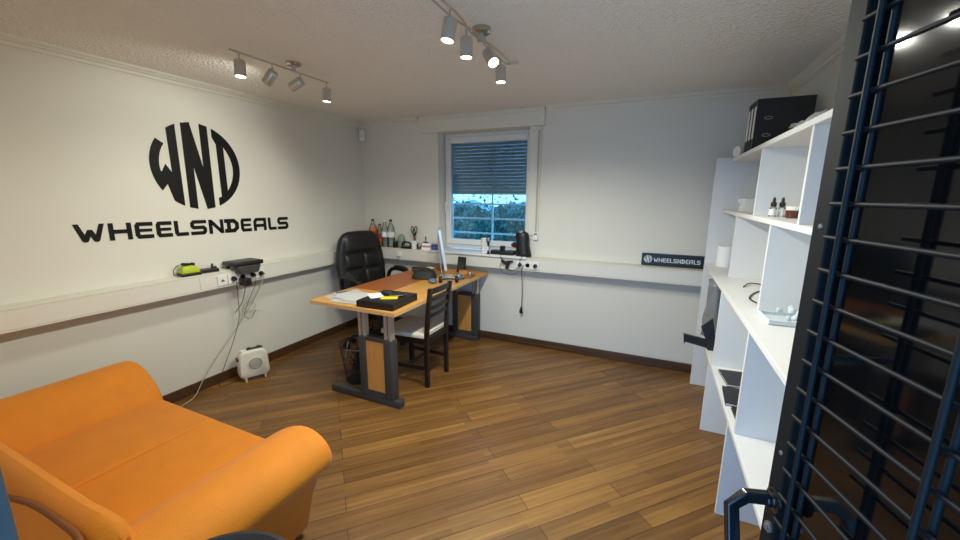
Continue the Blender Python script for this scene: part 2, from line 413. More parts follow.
# hedge and ground outside
hedge = BM()
rng = random.Random(3)
for i in range(7000):
    x = rng.uniform(-4.6, 0.4); zt = 1.42 + 0.05*math.sin(x*7) + 0.04*math.sin(x*17+1)
    loose = i % 7 == 0
    zc = rng.uniform(1.30, 1.70) if loose else rng.uniform(0.6, zt); y = 5.0 + rng.uniform(-0.14, 0.10) - 0.06*math.sin(x*3+zc*4)
    s = rng.uniform(0.018, 0.042)
    R = Euler((rng.uniform(-1.2, 1.2), rng.uniform(-1.2, 1.2), rng.uniform(0, 6.28))).to_matrix()
    hedge.faces.new([hedge.verts.new(Vector((x, y, zc)) + R @ Vector(p)) for p in ((-s, 0, 0), (0, -s*0.5, 0.004), (s, 0, 0), (0, s*0.5, 0.004))])
gx = [[hedge.verts.new((-4.7+5.2*a/60, 5.12+0.07*math.sin(a*1.7+b*0.9)+(0.5 if b == 9 else 0), min(1.40+0.05*math.sin(a*0.6)+0.03*math.sin(a*1.9), 0.02+1.4*b/8))) for a in range(61)] for b in range(10)]
for b in range(9):
    for a in range(60): hedge.faces.new((gx[b][a], gx[b][a+1], gx[b+1][a+1], gx[b+1][a]))
o = obj('hedge', hedge, M['leaf']); o['kind'] = 'stuff'; tag(o, 'dense dark hedge growing outside behind the window bars', 'hedge')
bm = BM(); box(bm, (-1.2, 6.1, -0.06), (16, 4.1, 0.12)); box(bm, (-1.2, -4.2, -0.06), (16, 8.0, 0.12)); struct(obj('ground', bm, M['bounce_ground']))

# ------------------------------------------------------------------ cable trunking along the walls
ZT, ZB = 0.944, 0.812
def duct_profile(bm, fn, a, b):
    prism(bm, [(0, ZB+0.006), (LED-0.006, ZB), (LED, ZB+0.004), (LED, ZB+0.010), (LED-0.004, ZB+0.012), (LED-0.004, ZT-0.012), (LED, ZT-0.010), (LED, ZT-0.003), (LED-0.004, ZT), (0, ZT)], fn, a, b)
t = thing('cable_trunking', 'long cream cable trunking ledge on the wall under the big lettering', 'trunking', (LX, 0, 0))
bm = BM(); duct_profile(bm, lambda u, v, d: (u, d, v), FY+0.02, BY-0.002); obj('casing', bm, M['duct'], t)
for a, b in ((0.16, 1.695), (1.701, 3.56)):
    bm = BM(); box(bm, (LED-0.003, (a+b)/2, (ZT+ZB)/2), (0.006, b-a, 0.104)); obj('lid', bm, M['lid'], t, bevel=0.001)
t = thing('cable_trunking', 'cream cable trunking ledge running under the window along the far wall', 'trunking', (0, BY, 0))
bm = BM(); duct_profile(bm, lambda u, v, d: (d, -u, v), LX+LED+0.002, 0.40); obj('casing', bm, M['duct'], t)
for a, b in ((-3.05, -2.650), (-2.644, -1.385), (-0.985, -0.806), (-0.800, 0.398)):
    bm = BM(); box(bm, ((a+b)/2, -LED+0.003, (ZT+ZB)/2), (b-a, 0.006, 0.104)); obj('lid', bm, M['lid'], t, bevel=0.001)

# ------------------------------------------------------------------ wall emblem and lettering
EC = (1.873, 1.743); ER = 0.318
def arc(r, a0, a1, n): return [(r*math.cos(math.radians(a0+(a1-a0)*k/n)), r*math.sin(math.radians(a0+(a1-a0)*k/n))) for k in range(n+1)]
EW = arc(0.82, 146, 190, 8) + [(-0.79, -0.15), (-0.70, 0.02), (-0.59, -0.16), (-0.60, 0.80)] + arc(1.0, 126, 114.3, 3) + [(-0.41, -0.91)] + arc(1.0, 245.5, 232, 3)[1:] + [(-0.71, -0.42)] + arc(1.0, 214.5, 146, 16)
EN = [(-0.29, 0.955), (-0.10, 0.995), (0.10, -0.02), (0.11, 0.995), (0.29, 0.955), (0.27, -0.965), (0.08, -1.0), (-0.12, 0.0), (-0.13, -0.99), (-0.31, -0.95)]
def emblem_parts(fn, sc, d0, d1, m, parent, names):
    for nm, poly in names:
        bm = BM()
        if nm == 'D':
            # right bowl then stem, so that the counter stays open
            inner = [(0.63+0.19*(1-(k/6-1)**2), -0.02-0.54*(k/6-1)) for k in range(13)]
            bowl = arc(1.0, 52, -53, 22) + inner[::-1]
            prism(bm, [(x*sc, y*sc) for x, y in bowl], fn, d0, d1)
            stem = arc(1.0, 67.5, 52, 3) + [(0.63, 0.52), (0.63, -0.56)] + arc(1.0, -53, -67.7, 3) + [(0.38, -0.73), (0.46, -0.70), (0.46, 0.56), (0.38, 0.72)]
            prism(bm, [(x*sc, y*sc) for x, y in stem], fn, d0, d1)
        else:
            prism(bm, [(x*sc, y*sc) for x, y in poly], fn, d0, d1)
        obj('letter', bm, m, parent)
NAMES = [('W', EW), ('N', EN), ('D', None)]
t = thing('wall_emblem', 'big black round WND emblem painted above the lettering on the wall', 'emblem', (LX, EC[0], EC[1]))
emblem_parts(lambda u, v, d: (d, u, v), ER, 0.0005, 0.003, M['vinyl'], t, NAMES)
GLY = {
 'H': [[(0, 1.0), (0, 0)], [(1, 1), (1, 0)], [(0, 0.5), (1, 0.5)]],
 'E': [[(1, 1), (0.10, 1), (0, 0.85), (0, 0.15), (0.10, 0), (1, 0)], [(0.32, 0.5), (0.92, 0.5)]],
 'L': [[(0, 1), (0, 0.15), (0.1, 0), (1, 0)]],
 'S': [[(1, 1), (0.12, 1), (0.0, 0.86), (0.0, 0.64), (0.12, 0.5), (0.88, 0.5), (1, 0.36), (1, 0.14), (0.88, 0), (0, 0)]],
 'N': [[(0, 0), (0, 1), (0.06, 1), (0.94, 0), (1, 0), (1, 1)]],
 'D': [[(0.0, 1), (0.72, 1), (1, 0.72), (1, 0.28), (0.72, 0), (0.0, 0)], [(0.22, 1), (0.22, 0)]],
 'A': [[(0, 0), (0, 0.80), (0.16, 1), (1, 1), (1, 0)], [(0, 0.38), (1, 0.38)]],
}
GLYW = [(0, 1), (0.17, 1), (0.33, 0.40), (0.43, 0.68), (0.58, 0.68), (0.68, 0.40), (0.83, 1), (1, 1), (0.79, 0.07), (0.74, 0), (0.63, 0), (0.585, 0.06), (0.505, 0.32), (0.425, 0.06), (0.38, 0), (0.27, 0), (0.22, 0.07)]
WORD = [('W', 1.107, 1.256), ('H', 1.273, 1.395), ('E', 1.412, 1.517), ('E', 1.535, 1.634), ('L', 1.649, 1.741), ('S', 1.757, 1.873), ('N', 1.890, 2.004), ('D', 2.012, 2.131), ('E', 2.149, 2.244), ('A', 2.264, 2.385), ('L', 2.404, 2.486), ('S', 2.500, 2.614)]
def word_parts(fn, sc, h, d0, d1, m, parent, t=0.024):
    for ch, a, b in WORD:
        bm = BM(); tt = t*(1.2 if ch == 'D' else 1.0); w = b-a
        if ch == 'W':
            prism(bm, [((a-1.107+u*w)*sc, v*h*sc) for u, v in GLYW], fn, d0, d1); obj('letter', bm, m, parent); continue
        for k, pl in enumerate(GLY[ch]):
            tk = tt*(0.8 if ch == 'E' and k == 1 else 1)
            pts = [((a-1.107 + tk/2 + u*(w-tk))*sc, (tk/2 + v*(h-tk))*sc) for u, v in pl]
            q0, q1, q2, q3 = Vector(pts[0]), Vector(pts[1]), Vector(pts[-2]), Vector(pts[-1])
            pts[0] = tuple(q0 + (q0-q1).normalized()*tk*sc/2); pts[-1] = tuple(q3 + (q3-q2).normalized()*tk*sc/2)
            e = 0.00004*k/ max(sc, .2)
            ribbon(bm, pts, tk*sc, fn, d0-e, d1+e)
        obj('letter', bm, m, parent)
t = thing('wall_lettering', 'wide black WHEELSNDEALS lettering across the wall beneath the round emblem', 'lettering', (LX, 1.107, 1.226))
word_parts(lambda u, v, d: (d, u, v + 0.018 - u*0.0175), 1.0, 0.112, 0.0006, 0.003, M['vinyl'], t, 0.0265)

# small sign standing on the trunking ledge against the back wall
t = thing('sign_board', 'small black WHEELSNDEALS sign board standing on the far ledge beside shelves', 'sign', (-0.082, BY-0.020, ZT))
bm = BM(); box(bm, (0.245, 0, 0.056), (0.49, 0.014, 0.108), bev=0.002); obj('board', bm, M['sign'], t)
sgn = lambda u, v, d: (u+0.098, -0.007-d, v+0.036)
word_parts(sgn, 0.240, 0.150, 0.0002, 0.0012, M['sign_ink'], t, 0.030)
emblem_parts(lambda u, v, d: (u+0.052, -0.007-d, v+0.058), 0.034, 0.0002, 0.0012, M['sign_ink'], t, NAMES)

# ------------------------------------------------------------------ track lights
def spot_head(parent, y, zt, aim, kind, x=0.0):
    """one spot: stem, cylinder head and lit lens; aim is where the lens points"""
    bm = BM(); cyl(bm, (x, y, zt), (x, y, zt-0.042), 0.005, n=10); ell(bm, (x, y, zt-0.044), (0.008, 0.008, 0.008), 10, 6); obj('stem', bm, M['nickel'], parent, smooth=40)
    a = Vector(aim).normalized(); top = Vector((x, y, zt-0.046)) - a*0.010
    q = a.to_track_quat('Z', 'Y').to_matrix()
    bm = BM(); lathe(bm, [(0.010, 0.0), (0.026, 0.001), (0.0288, 0.005), (0.0288, 0.086), (0.026, 0.087), (0.025, 0.081), (0.0, 0.080)], top, 28, q)
    h = obj('spot_head', bm, M['nickel'], parent, smooth=35)
    bm = BM(); lathe(bm, [(0.0, 0.0812), (0.0246, 0.0812), (0.0236, 0.0855), (0.0, 0.087)], top, 24, q); obj('lens', bm, M['bulb'], h, smooth=40)
    ld = bpy.data.lights.new('spot_beam', 'SPOT'); ld.energy = SPOT_W[kind]; ld.color = SPOT_COL
    ld.spot_size = math.radians(165 if a.z < -0.85 else 118); ld.spot_blend = 0.45; ld.shadow_soft_size = 0.024
    lo = bpy.data.objects.new('spot_beam', ld); COL.objects.link(lo); lo.parent = h
    lo.location = top + a*0.093; lo.rotation_euler = (-a).to_track_quat('Z', 'Y').to_euler()
def track(x, y0, y1, ys, aims, label, kind, twin):
    t = thing('track_light', label, 'light', (x, 0, 0))
    bm = BM(); yc = 1.905
    ch = -0.026 if twin else -0.016
    lathe(bm, [(0.0, ch), (0.040, ch), (0.046, ch+0.005), (0.046, 0.0), (0.0, 0.0)], (0, yc, CH), 32); obj('canopy', bm, M['chrome'], t, smooth=40)
    bm = BM()
    if twin:
        for s in (-1, 1):
            tube(bm, smooth_path([(s*0.016, y0, 2.305), (s*0.016, y0+0.28, 2.303), (-s*0.012, (y0+y1)/2, 2.301), (s*0.016, y1-0.28, 2.303), (s*0.016, y1, 2.305)]), 0.0045, 8)
        cyl(bm, (0, yc, 2.34), (0, yc, 2.30), 0.010); box(bm, (0, yc, 2.301), (0.04, 0.02, 0.014))
        cyl(bm, (-0.02, y0, 2.305), (0.02, y0, 2.305), 0.006); cyl(bm, (-0.02, y1, 2.305), (0.05, y1+0.02, 2.312), 0.006)
    else:
        cyl(bm, (0, y0, 2.305), (0, y1, 2.305), 0.0055, n=10); cyl(bm, (0, yc, 2.34), (0, yc, 2.30), 0.012)
    obj('rail', bm, M['nickel'], t, smooth=40)
    for i, (y, a) in enumerate(zip(ys, aims)): spot_head(t, y, 2.302, a, kind, (0.012*(-1)**i if twin else 0))
track(-2.155, 1.495, 2.185, (1.545, 1.75, 1.95, 2.17), ((0.02, -0.05, -1), (-0.75, -0.1, -0.75), (-0.9, -0.25, -0.45), (-0.08, -0.03, -1)), 'four-headed nickel track light near the wall with the emblem', 'wall', False)
track(-0.86, 1.36, 2.30, (1.56, 1.76, 1.96, 2.20), ((-0.12, -0.12, -1), (0.0, 0.0, -1), (0.55, -0.35, -0.75), (0.02, 0.0, -1)), 'four-headed nickel twin-rail track light hanging at the middle of the ceiling', 'mid', True)

def objw(name, bm, m, parent, **kw):
    """like obj, for shapes laid out in room coordinates"""
    off = Vector((0, 0, 0)); p = parent
    while p is not None: off += p.location; p = p.parent
    for v in bm.verts: v.co -= off
    return obj(name, bm, m, parent, **kw)

# ------------------------------------------------------------------ shelf unit on the right wall
SX0, SX1 = 0.39, RX-0.004
t = thing('shelf_unit', 'tall white open shelf unit with staggered uprights along the right wall', 'shelf', (0.6, 2.2, 0))
HX = 0.463
for zt, y0, y1, x0 in ((1.815, 1.13, 3.315, HX), (1.452, 1.13, 3.455, HX), (1.030, 1.10, 3.455, SX0-0.004), (0.528, 1.10, 3.455, SX0)):
    bm = BM(); box(bm, ((x0+SX1)/2, (y0+y1)/2, zt-0.012), (SX1-x0, y1-y0, 0.024), bev=0.0015, seg=1); objw('shelf_board', bm, M['shelf'], t)
for y, z0, z1, x0 in ((2.465, 1.452, 1.791, HX), (1.742, 1.452, 1.791, HX), (2.93, 1.03, 1.428, HX), (2.10, 1.03, 1.428, HX), (2.62, 0.528, 1.006, SX0), (1.857, 0.528, 1.006, SX0), (2.77, 0.0, 0.504, SX0), (2.0, 0.0, 0.504, SX0), (1.12, 0.0, 1.006, SX0), (1.15, 1.03, 1.791, HX)):
    bm = BM(); box(bm, ((x0+0.004+SX1)/2, y, (z0+z1)/2), (SX1-x0-0.006, 0.019, z1-z0), bev=0.001, seg=1); objw('upright', bm, M['shelf'], t)
bm = BM(); box(bm, ((SX0-0.008+SX1)/2, 3.475, 0.915), (SX1-SX0+0.008, 0.020, 1.83), bev=0.001, seg=1); objw('end_panel', bm, M['shelf'], t)
# things on the shelf unit
def binder(label, y, x=0.510, lean=0.0):
    b = thing('ring_binder', label, 'binder', (x, y, 1.816), 0, 'black ring binders on top of the shelf unit')
    w, d, h = 0.072, 0.285, 0.318
    bm = BM(); box(bm, (d/2, -w/2+0.0015, h/2), (d, 0.003, h)); box(bm, (d/2, w/2-0.0015, h/2), (d, 0.003, h)); box(bm, (0.0015, 0, h/2), (0.003, w, h)); obj('cover', bm, M['binder'], b)
    bm = BM(); box(bm, (0.125, 0, 0.150), (0.235, w-0.014, 0.292)); obj('paper_block', bm, M['paper'], b)
    bm = BM(); box(bm, (-0.0005, 0, 0.185), (0.001, 0.050, 0.19)); obj('spine_label', bm, M['paper'], b)
    for zz in (0.105, 0.205):
        bm = BM(); tube(bm, [(0.065 + 0.020*math.cos(a), -w/2-0.001, zz + 0.008*math.sin(a)) for a in [2*PI*i/20 for i in range(20)]], 0.0022, 6, closed=True); obj('eyelet', bm, M['nickel'], b, smooth=60)
    return b
b0 = binder('black ring binder nearest the room door, its whole marbled cover showing', 3.020)
copy_thing(b0, (0.507, 3.096, 1.816), 'middle black ring binder of the three on top of the shelf')
copy_thing(b0, (0.505, 3.172, 1.816), 'black ring binder beside the white tape roll on the shelf top')
bm = BM(); lathe(bm, [(0.017, -0.03), (0.036, -0.03), (0.036, 0.03), (0.017, 0.03), (0.017, -0.03)], (0, 0, 0.036), 28, Euler((0, PI/2, 0.5)).to_matrix())
t = thing('tape_roll', 'white tape roll with a dark hole at the top shelf end', 'tape', (0.497, 3.262, 1.816)); obj('roll', bm, M['paper'], t, smooth=40)
bm = BM(); lathe(bm, [(0.0, -0.026), (0.0168, -0.026), (0.0168, 0.026), (0.0, 0.026)], (0, 0, 0.036), 20, Euler((0, PI/2, 0.5)).to_matrix()); obj('hole_shade', bm, M['black'], t, smooth=40)  # black plug stands in for the shade inside the open hole
bm = BM(); rr = random.Random(5)
g = [[Vector((0.475+0.15*i/8, 1.74+0.34*j/10, 1.819+0.016*abs(math.sin(i*1.3+j*0.9))+rr.uniform(0, 0.010))) for i in range(9)] for j in range(11)]
vv = [[bm.verts.new(p) for p in r] for r in g]
for j in range(10):
    for i in range(8): bm.faces.new((vv[j][i], vv[j][i+1], vv[j+1][i+1], vv[j+1][i]))
bmesh.ops.solidify(bm, geom=bm.faces[:], thickness=0.0015)
tag(obj('crumpled_paper', bm, M['paper'], smooth=0), 'crumpled white sheet lying on the top shelf in front of the binders', 'paper')
def dropper(label, x, y):
    b = thing('dropper_bottle', label, 'bottle', (x, y, 1.4525), 0, 'dropper bottles on the shelf')
    bm = BM(); lathe(bm, [(0, 0), (0.0145, 0), (0.015, 0.004), (0.015, 0.044), (0.008, 0.050), (0.008, 0.054), (0, 0.054)], n=20); obj('body', bm, M['clear'], b, smooth=40)
    bm = BM(); lathe(bm, [(0.0152, 0.008), (0.0154, 0.008), (0.0154, 0.036), (0.0152, 0.036)], n=20); obj('label_wrap', bm, M['paper'], b, smooth=40)
    bm = BM(); lathe(bm, [(0, 0.050), (0.0125, 0.050), (0.0125, 0.068), (0.007, 0.071), (0.0065, 0.088), (0.003, 0.094), (0, 0.094)], n=18); obj('cap', bm, M['black'], b, smooth=40)
    return b
dropper('small dropper bottle with black cap, the one farther from the brown jar', 0.527, 2.36)
dropper('small dropper bottle with black cap, the one beside the brown jar', 0.565, 2.37)
b = thing('jar', 'squat dark brown jar with a white lid on the upper shelf', 'jar', (0.590, 2.25, 1.4525))
bm = BM(); lathe(bm, [(0, 0), (0.036, 0), (0.038, 0.004), (0.038, 0.034), (0.034, 0.038), (0, 0.038)], n=26); obj('body', bm, M['brown_glass'], b, smooth=40)
bm = BM(); lathe(bm, [(0, 0.036), (0.036, 0.036), (0.037, 0.040), (0.037, 0.052), (0.034, 0.054), (0, 0.054)], n=26); obj('lid', bm, M['white'], b, smooth=40)
for i, (lab, w, dx) in enumerate((('flat white carton at the bottom of the pile on the upper shelf', 0.15, 0.0), ('white carton in the middle of the pile on the upper shelf', 0.14, 0.006), ('topmost white carton of the pile on the upper shelf', 0.146, -0.004))):
    c = thing('carton', lab, 'box', (0.580+dx, 3.10, 1.4525+i*0.027), 0.05*i, 'white cartons on the upper shelf')
    bm = BM(); box(bm, (0, 0, 0.012), (0.13, w, 0.024), bev=0.001, seg=1); obj('carton_body', bm, M['white'], c)
    bm = BM(); box(bm, (0, 0, 0.0247), (0.132, w+0.002, 0.0035)); obj('carton_lid', bm, M['paper'], c)
bm = BM(); lathe(bm, [(0.020, 0), (0.055, 0), (0.056, 0.003), (0.056, 0.150), (0.055, 0.153), (0.020, 0.153), (0.020, 0)], (0.505, 3.37, 1.031), 32)
tag(obj('paper_roll', bm, M['paper'], smooth=40), 'white paper roll standing at the far end of the middle shelf', 'roll')
t = thing('glass_tray', 'shallow clear tray with crumpled foil on the middle shelf', 'tray', (0.568, 1.955, 1.031), 0.04)
bm = BM(); box(bm, (0, 0, 0.004), (0.22, 0.15, 0.006), bev=0.002)
for c, s in (((0.107, 0, 0.012), (0.006, 0.15, 0.018)), ((-0.107, 0, 0.012), (0.006, 0.15, 0.018)), ((0, 0.072, 0.012), (0.21, 0.006, 0.018)), ((0, -0.072, 0.012), (0.21, 0.006, 0.018))): box(bm, c, s, bev=0.002)
obj('dish', bm, M['foil'], t)
bm = BM()
for i in range(26): ell(bm, (rr.uniform(-0.05, 0.07), rr.uniform(-0.04, 0.04), 0.02+rr.uniform(0, 0.03)), (0.016, 0.012, 0.008), 7, 5, (rr.uniform(0, 3), rr.uniform(0, 3), 0))
obj('foil_scraps', bm, M['foil'], t)['kind'] = 'stuff'
bm = BM(); tube(bm, smooth_path([(0.50, 2.62, 1.034), (0.55, 2.72, 1.04), (0.62, 2.72, 1.034), (0.60, 2.60, 1.036), (0.52, 2.46, 1.034), (0.475, 2.32, 1.036), (0.49, 2.24, 1.034)]), 0.0035, 6)
tag(obj('cable', bm, M['black'], smooth=60), 'short thin black cable curled on the middle shelf', 'cable')
for i, (x, y, rz, lab) in enumerate(((0.50, 2.44, 0.1, 'black notebook lying farthest along the low shelf'), (0.475, 2.20, -0.06, 'black notebook in the middle on the low shelf'), (0.492, 1.985, 0.02, 'black notebook beside the upright on the low shelf'))):
    n_ = thing('notebook', lab, 'notebook', (x, y, 0.529), rz, 'black notebooks on the low shelf')
    bm = BM(); box(bm, (0, 0, 0.0065), (0.140, 0.195, 0.009)); obj('pages', bm, M['paper'], n_)
    bm = BM(); box(bm, (0, 0, 0.001), (0.148, 0.202, 0.002)); box(bm, (0, 0, 0.012), (0.148, 0.202, 0.002)); box(bm, (0.074, 0, 0.0065), (0.002, 0.202, 0.013)); obj('cover', bm, M['leather'], n_)
n_ = thing('paper_pad', 'pale spiral pad leaning on the back of the low shelf', 'notebook', (0.60, 2.42, 0.529), 0.12)
bm = BM(); box(bm, (0, 0, 0.010), (0.040, 0.17, 0.018)); obj('pages', bm, M['paper'], n_)
bm = BM()
for i in range(14): tube(bm, [(-0.02+0.006*math.cos(a), -0.08+i*0.0123, 0.014+0.007*math.sin(a)) for a in [2*PI*k/10 for k in range(10)]], 0.0010, 5, closed=True)
obj('spiral', bm, M['nickel'], n_)
# black folding bracket standing at the shelf front with an arm reaching out
t = thing('bracket_stand', 'black folding stand reaching out from the low shelf toward the window', 'stand', (0.44, 2.86, 0.529))
bm = BM(); prism(bm, [(-0.195, 0.085), (-0.186, 0.010), (-0.180, 0.030), (-0.03, 0.004), (-0.03, 0.062)], lambda u, v, d: (u, d+0.04, v), -0.013, 0.013); obj('arm', bm, M['black'], t, bevel=0.002)
bm = BM(); prism(bm, [(-0.095, 0.150), (-0.030, 0.215), (-0.010, 0.120), (-0.055, 0.055)], lambda u, v, d: (u, d+0.03+v*0.10, v), -0.006, 0.006); obj('plate', bm, M['black'], t, bevel=0.002)
bm = BM(); prism(bm, [(-0.056, 0.055), (-0.022, 0.125), (-0.005, 0.10), (-0.012, 0.0), (-0.045, 0.0)], lambda u, v, d: (u, d+0.02, v), -0.014, 0.014); obj('foot', bm, M['black'], t, bevel=0.002)
# grey translucent bag between shelf boards
bm = BM(); rings = []
for k in range(9):
    f = k/8; zc = 0.530+0.42*f; a = 0.058*(1+0.12*math.sin(f*7))*(1-0.15*f); b_ = 0.10*(1-0.3*f)
    rings.append([(0.448+a*math.cos(2*PI*i/14)*(1+0.12*math.sin(3*i+k)), 3.20+b_*math.sin(2*PI*i/14)*(1+0.1*math.cos(2*i+k)), zc) for i in range(14)])
loft(bm, rings); tag(obj('plastic_bag', bm, mat('grey_bag_film', (128, 130, 134), 0.3, var=0.12, scale=14), smooth=0), 'grey plastic bag standing on the low shelf behind the black stand', 'bag')

# ------------------------------------------------------------------ orange sofa
t = thing('sofa', 'orange velour two-seat sofa with rolled arms near the doorway', 'sofa', (-2.0, 0.7, 0))
ys0, ys1 = 0.30, 1.085
# seat: two cushions meeting at the middle seam
def cushion(name, x0, x1, y0, y1, z0, z1, r):
    bm = BM(); box(bm, ((x0+x1)/2, (y0+y1)/2, (z0+z1)/2), (x1-x0, y1-y0, z1-z0), bev=r, seg=4)
    cx = (x0+x1)/2; cy = (y0+y1)/2
    for v in bm.verts:
        if v.co.z > (z0+z1)/2:
            v.co.z += 0.010*(1-((v.co.x-cx)/((x1-x0)/2))**2)*(1-((v.co.y-cy)/((y1-y0)/2))**2)
    return objw(name, bm, M['sofa'], t, smooth=50)
seat = cushion('seat_cushion', -2.50, -1.53, 0.40, 1.10, 0.20, 0.405, 0.04)
bm = BM(); tube(bm, [(-2.0, 0.42, 0.399), (-2.0, 0.60, 0.4035), (-2.0, 0.80, 0.4045), (-2.0, 0.95, 0.402), (-2.0, 1.045, 0.397), (-2.0, 1.080, 0.384), (-2.0, 1.092, 0.36)], 0.013, 14)
objw('seam', bm, M['sofa'], seat, smooth=60)
def arm(sign, xin, name):
    """padded arm rising from the seat edge xin, rolled over on the outside"""
    prof = [(-0.03, 0.30), (0.0, 0.40), (0.035, 0.455), (0.09, 0.515), (0.16, 0.562), (0.235, 0.590), (0.305, 0.592), (0.370, 0.568), (0.412, 0.525), (0.425, 0.478), (0.408, 0.440), (0.365, 0.418), (0.30, 0.405), (0.22, 0.30)]
    cz = 0.46; cx = 0.22; bm = BM(); rings = []; dz = -0.012 if sign > 0 else -0.016; ye = -0.022 if sign > 0 else 0.025
    for y, s in ((ys0-0.02, 0.80), (ys0, 0.93), (ys0+0.04, 1.0), (0.55, 1.0), (0.75, 1.0), (0.95, 1.0), (ys1-0.09, 1.0), (ys1-0.040, 0.995), (ys1-0.012, 0.96), (ys1, 0.88), (ys1+0.004, 0.65)):
        rings.append([(xin+sign*(cx+(u-cx)*s), y+(ye if y > 0.9 else 0), cz+(v-cz)*s+dz) for u, v in prof])
    loft(bm, rings); o = objw(name, bm, M['sofa'], t, smooth=0, subsurf=1)
    return o
arm(1, -1.555, 'armrest'); arm(-1, -2.475, 'armrest')
for sign, xin in ((1, -1.555), (-1, -2.475)):
    bm = BM()
    pr = [(0.12, 0.035), (0.215, 0.035), (0.275, 0.25), (0.345, 0.415), (0.20, 0.44), (0.12, 0.40)]
    prism(bm, [(xin+sign*u, v) for u, v in pr], lambda u, v, d: (u, d, v), ys0+0.02, ys1-0.02); objw('side_panel', bm, M['sofa'], t, bevel=0.012)
bm = BM(); box(bm, (-2.015, 0.74, 0.155), (1.0, 0.66, 0.17), bev=0.01); objw('base', bm, M['sofa'], t)
# back: crest rolled forward, outer corners dropping towards the arms
bm = BM(); rings = []
for k in range(25):
    f = -1+2*k/24; x = -2.005+0.735*f
    dropz = 0.03*max(0, (abs(f)-0.90)/0.10)**2
    zt = 0.685-dropz; ys = 0.015*max(0, (abs(f)-0.8)/0.2)
    pr = [(y+ys-0.02, z - (dropz*min(1, max(0, (z-0.40)/0.18)))) for y, z in ((0.29, 0.09), (0.30, 0.30), (0.325, 0.48), (0.35, 0.575), (0.368, 0.62), (0.395, 0.652), (0.425, 0.670), (0.452, 0.655), (0.468, 0.60), (0.482, 0.50), (0.522, 0.40), (0.542, 0.29), (0.522, 0.11))]
    s = 1.0 if abs(f) < 0.999 else 0.96
    rings.append([(x, y, z) for y, z in pr])
loft(bm, rings); back = objw('backrest', bm, M['sofa'], t, smooth=60, subsurf=1)
bm = BM(); tube(bm, smooth_path([(-2.60, 0.272, 0.12), (-2.60, 0.295, 0.45), (-2.54, 0.330, 0.580), (-2.40, 0.350, 0.622), (-2.20, 0.344, 0.610), (-2.0, 0.332, 0.580), (-1.84, 0.340, 0.600), (-1.630, 0.358, 0.632), (-1.430, 0.361, 0.637), (-1.330, 0.356, 0.630), (-1.275, 0.335, 0.585), (-1.270, 0.305, 0.48), (-1.270, 0.279, 0.28), (-1.270, 0.270, 0.12)], 8), 0.009, 8)
objw('piping', bm, M['piping'], back, smooth=60)
for x, y in ((-2.66, 0.42), (-2.66, 0.98), (-1.42, 0.42), (-1.42, 0.98)):
    bm = BM(); cyl(bm, (x, y, 0.0), (x, y, 0.08), 0.022, 0.028); objw('foot', bm, M['black'], t, smooth=40)
# small dark bag behind the far arm
t = thing('small_bag', 'small black rounded bag between the sofa arm and the wall', 'bag', (-3.055, 0.90, 0))
bm = BM(); ell(bm, (0, 0, 0.205), (0.10, 0.13, 0.205), 20, 12); obj('bag_body', bm, M['leather'], t, smooth=0)
bm = BM(); tube(bm, smooth_path([(0, -0.05, 0.39), (0, -0.03, 0.425), (0, 0.03, 0.425), (0, 0.05, 0.39)]), 0.006, 8); obj('handle', bm, M['black'], t, smooth=60)
# round black stool by the sofa corner
t = thing('stool', 'round black stool standing beside the near corner of the orange sofa', 'stool', (-0.845, 0.37, 0))
bm = BM(); lathe(bm, [(0.0, 0.614), (0.20, 0.614), (0.216, 0.618), (0.222, 0.629), (0.216, 0.640), (0.205, 0.642), (0.196, 0.634), (0.19, 0.631), (0, 0.631)], n=48); obj('seat', bm, M['black'], t, smooth=40)
bm = BM(); lathe(bm, [(0, 0.6315), (0.186, 0.6315), (0.184, 0.635), (0.0, 0.637)], n=48); obj('seat_pad', bm, M['anthracite'], t, smooth=40)
for k in range(4):
    a = PI/4+k*PI/2; bm = BM(); cyl(bm, (0.13*math.cos(a), 0.13*math.sin(a), 0.616), (0.17*math.cos(a), 0.17*math.sin(a), 0), 0.014); obj('leg', bm, M['black'], t, smooth=40)
bm = BM(); tube(bm, [(0.157*math.cos(2*PI*i/32), 0.157*math.sin(2*PI*i/32), 0.20) for i in range(32)], 0.008, 8, closed=True); obj('foot_ring', bm, M['black'], t, smooth=60)

# ------------------------------------------------------------------ desk
DXa, DXb, DYa, DYb, DZ = -2.355, -1.568, 2.058, 3.662, 0.75
t = thing('desk', 'honey-coloured office desk on dark telescopic end legs', 'desk', ((DXa+DXb)/2, (DYa+DYb)/2, 0))
bm = BM(); box(bm, ((DXa+DXb)/2, (DYa+DYb)/2, DZ-0.014), (DXb-DXa-0.004, DYb-DYa-0.004, 0.028)); objw('desktop', bm, M['desk'], t)
bm = BM()
for c, s in ((((DXa+DXb)/2, DYa, DZ-0.014), (DXb-DXa, 0.004, 0.0275)), (((DXa+DXb)/2, DYb, DZ-0.014), (DXb-DXa, 0.004, 0.0275)), ((DXa, (DYa+DYb)/2, DZ-0.014), (0.004, DYb-DYa, 0.0275)), ((DXb, (DYa+DYb)/2, DZ-0.014), (0.004, DYb-DYa, 0.0275))): box(bm, c, s)
objw('edge_band', bm, M['desk_edge'], t)
bm = BM(); box(bm, ((DXa+0.004-1.965)/2, 2.93, DZ+0.0006), (-1.965-DXa-0.004, 0.84, 0.0016)); objw('desktop_inlay', bm, M['inlay'], t)
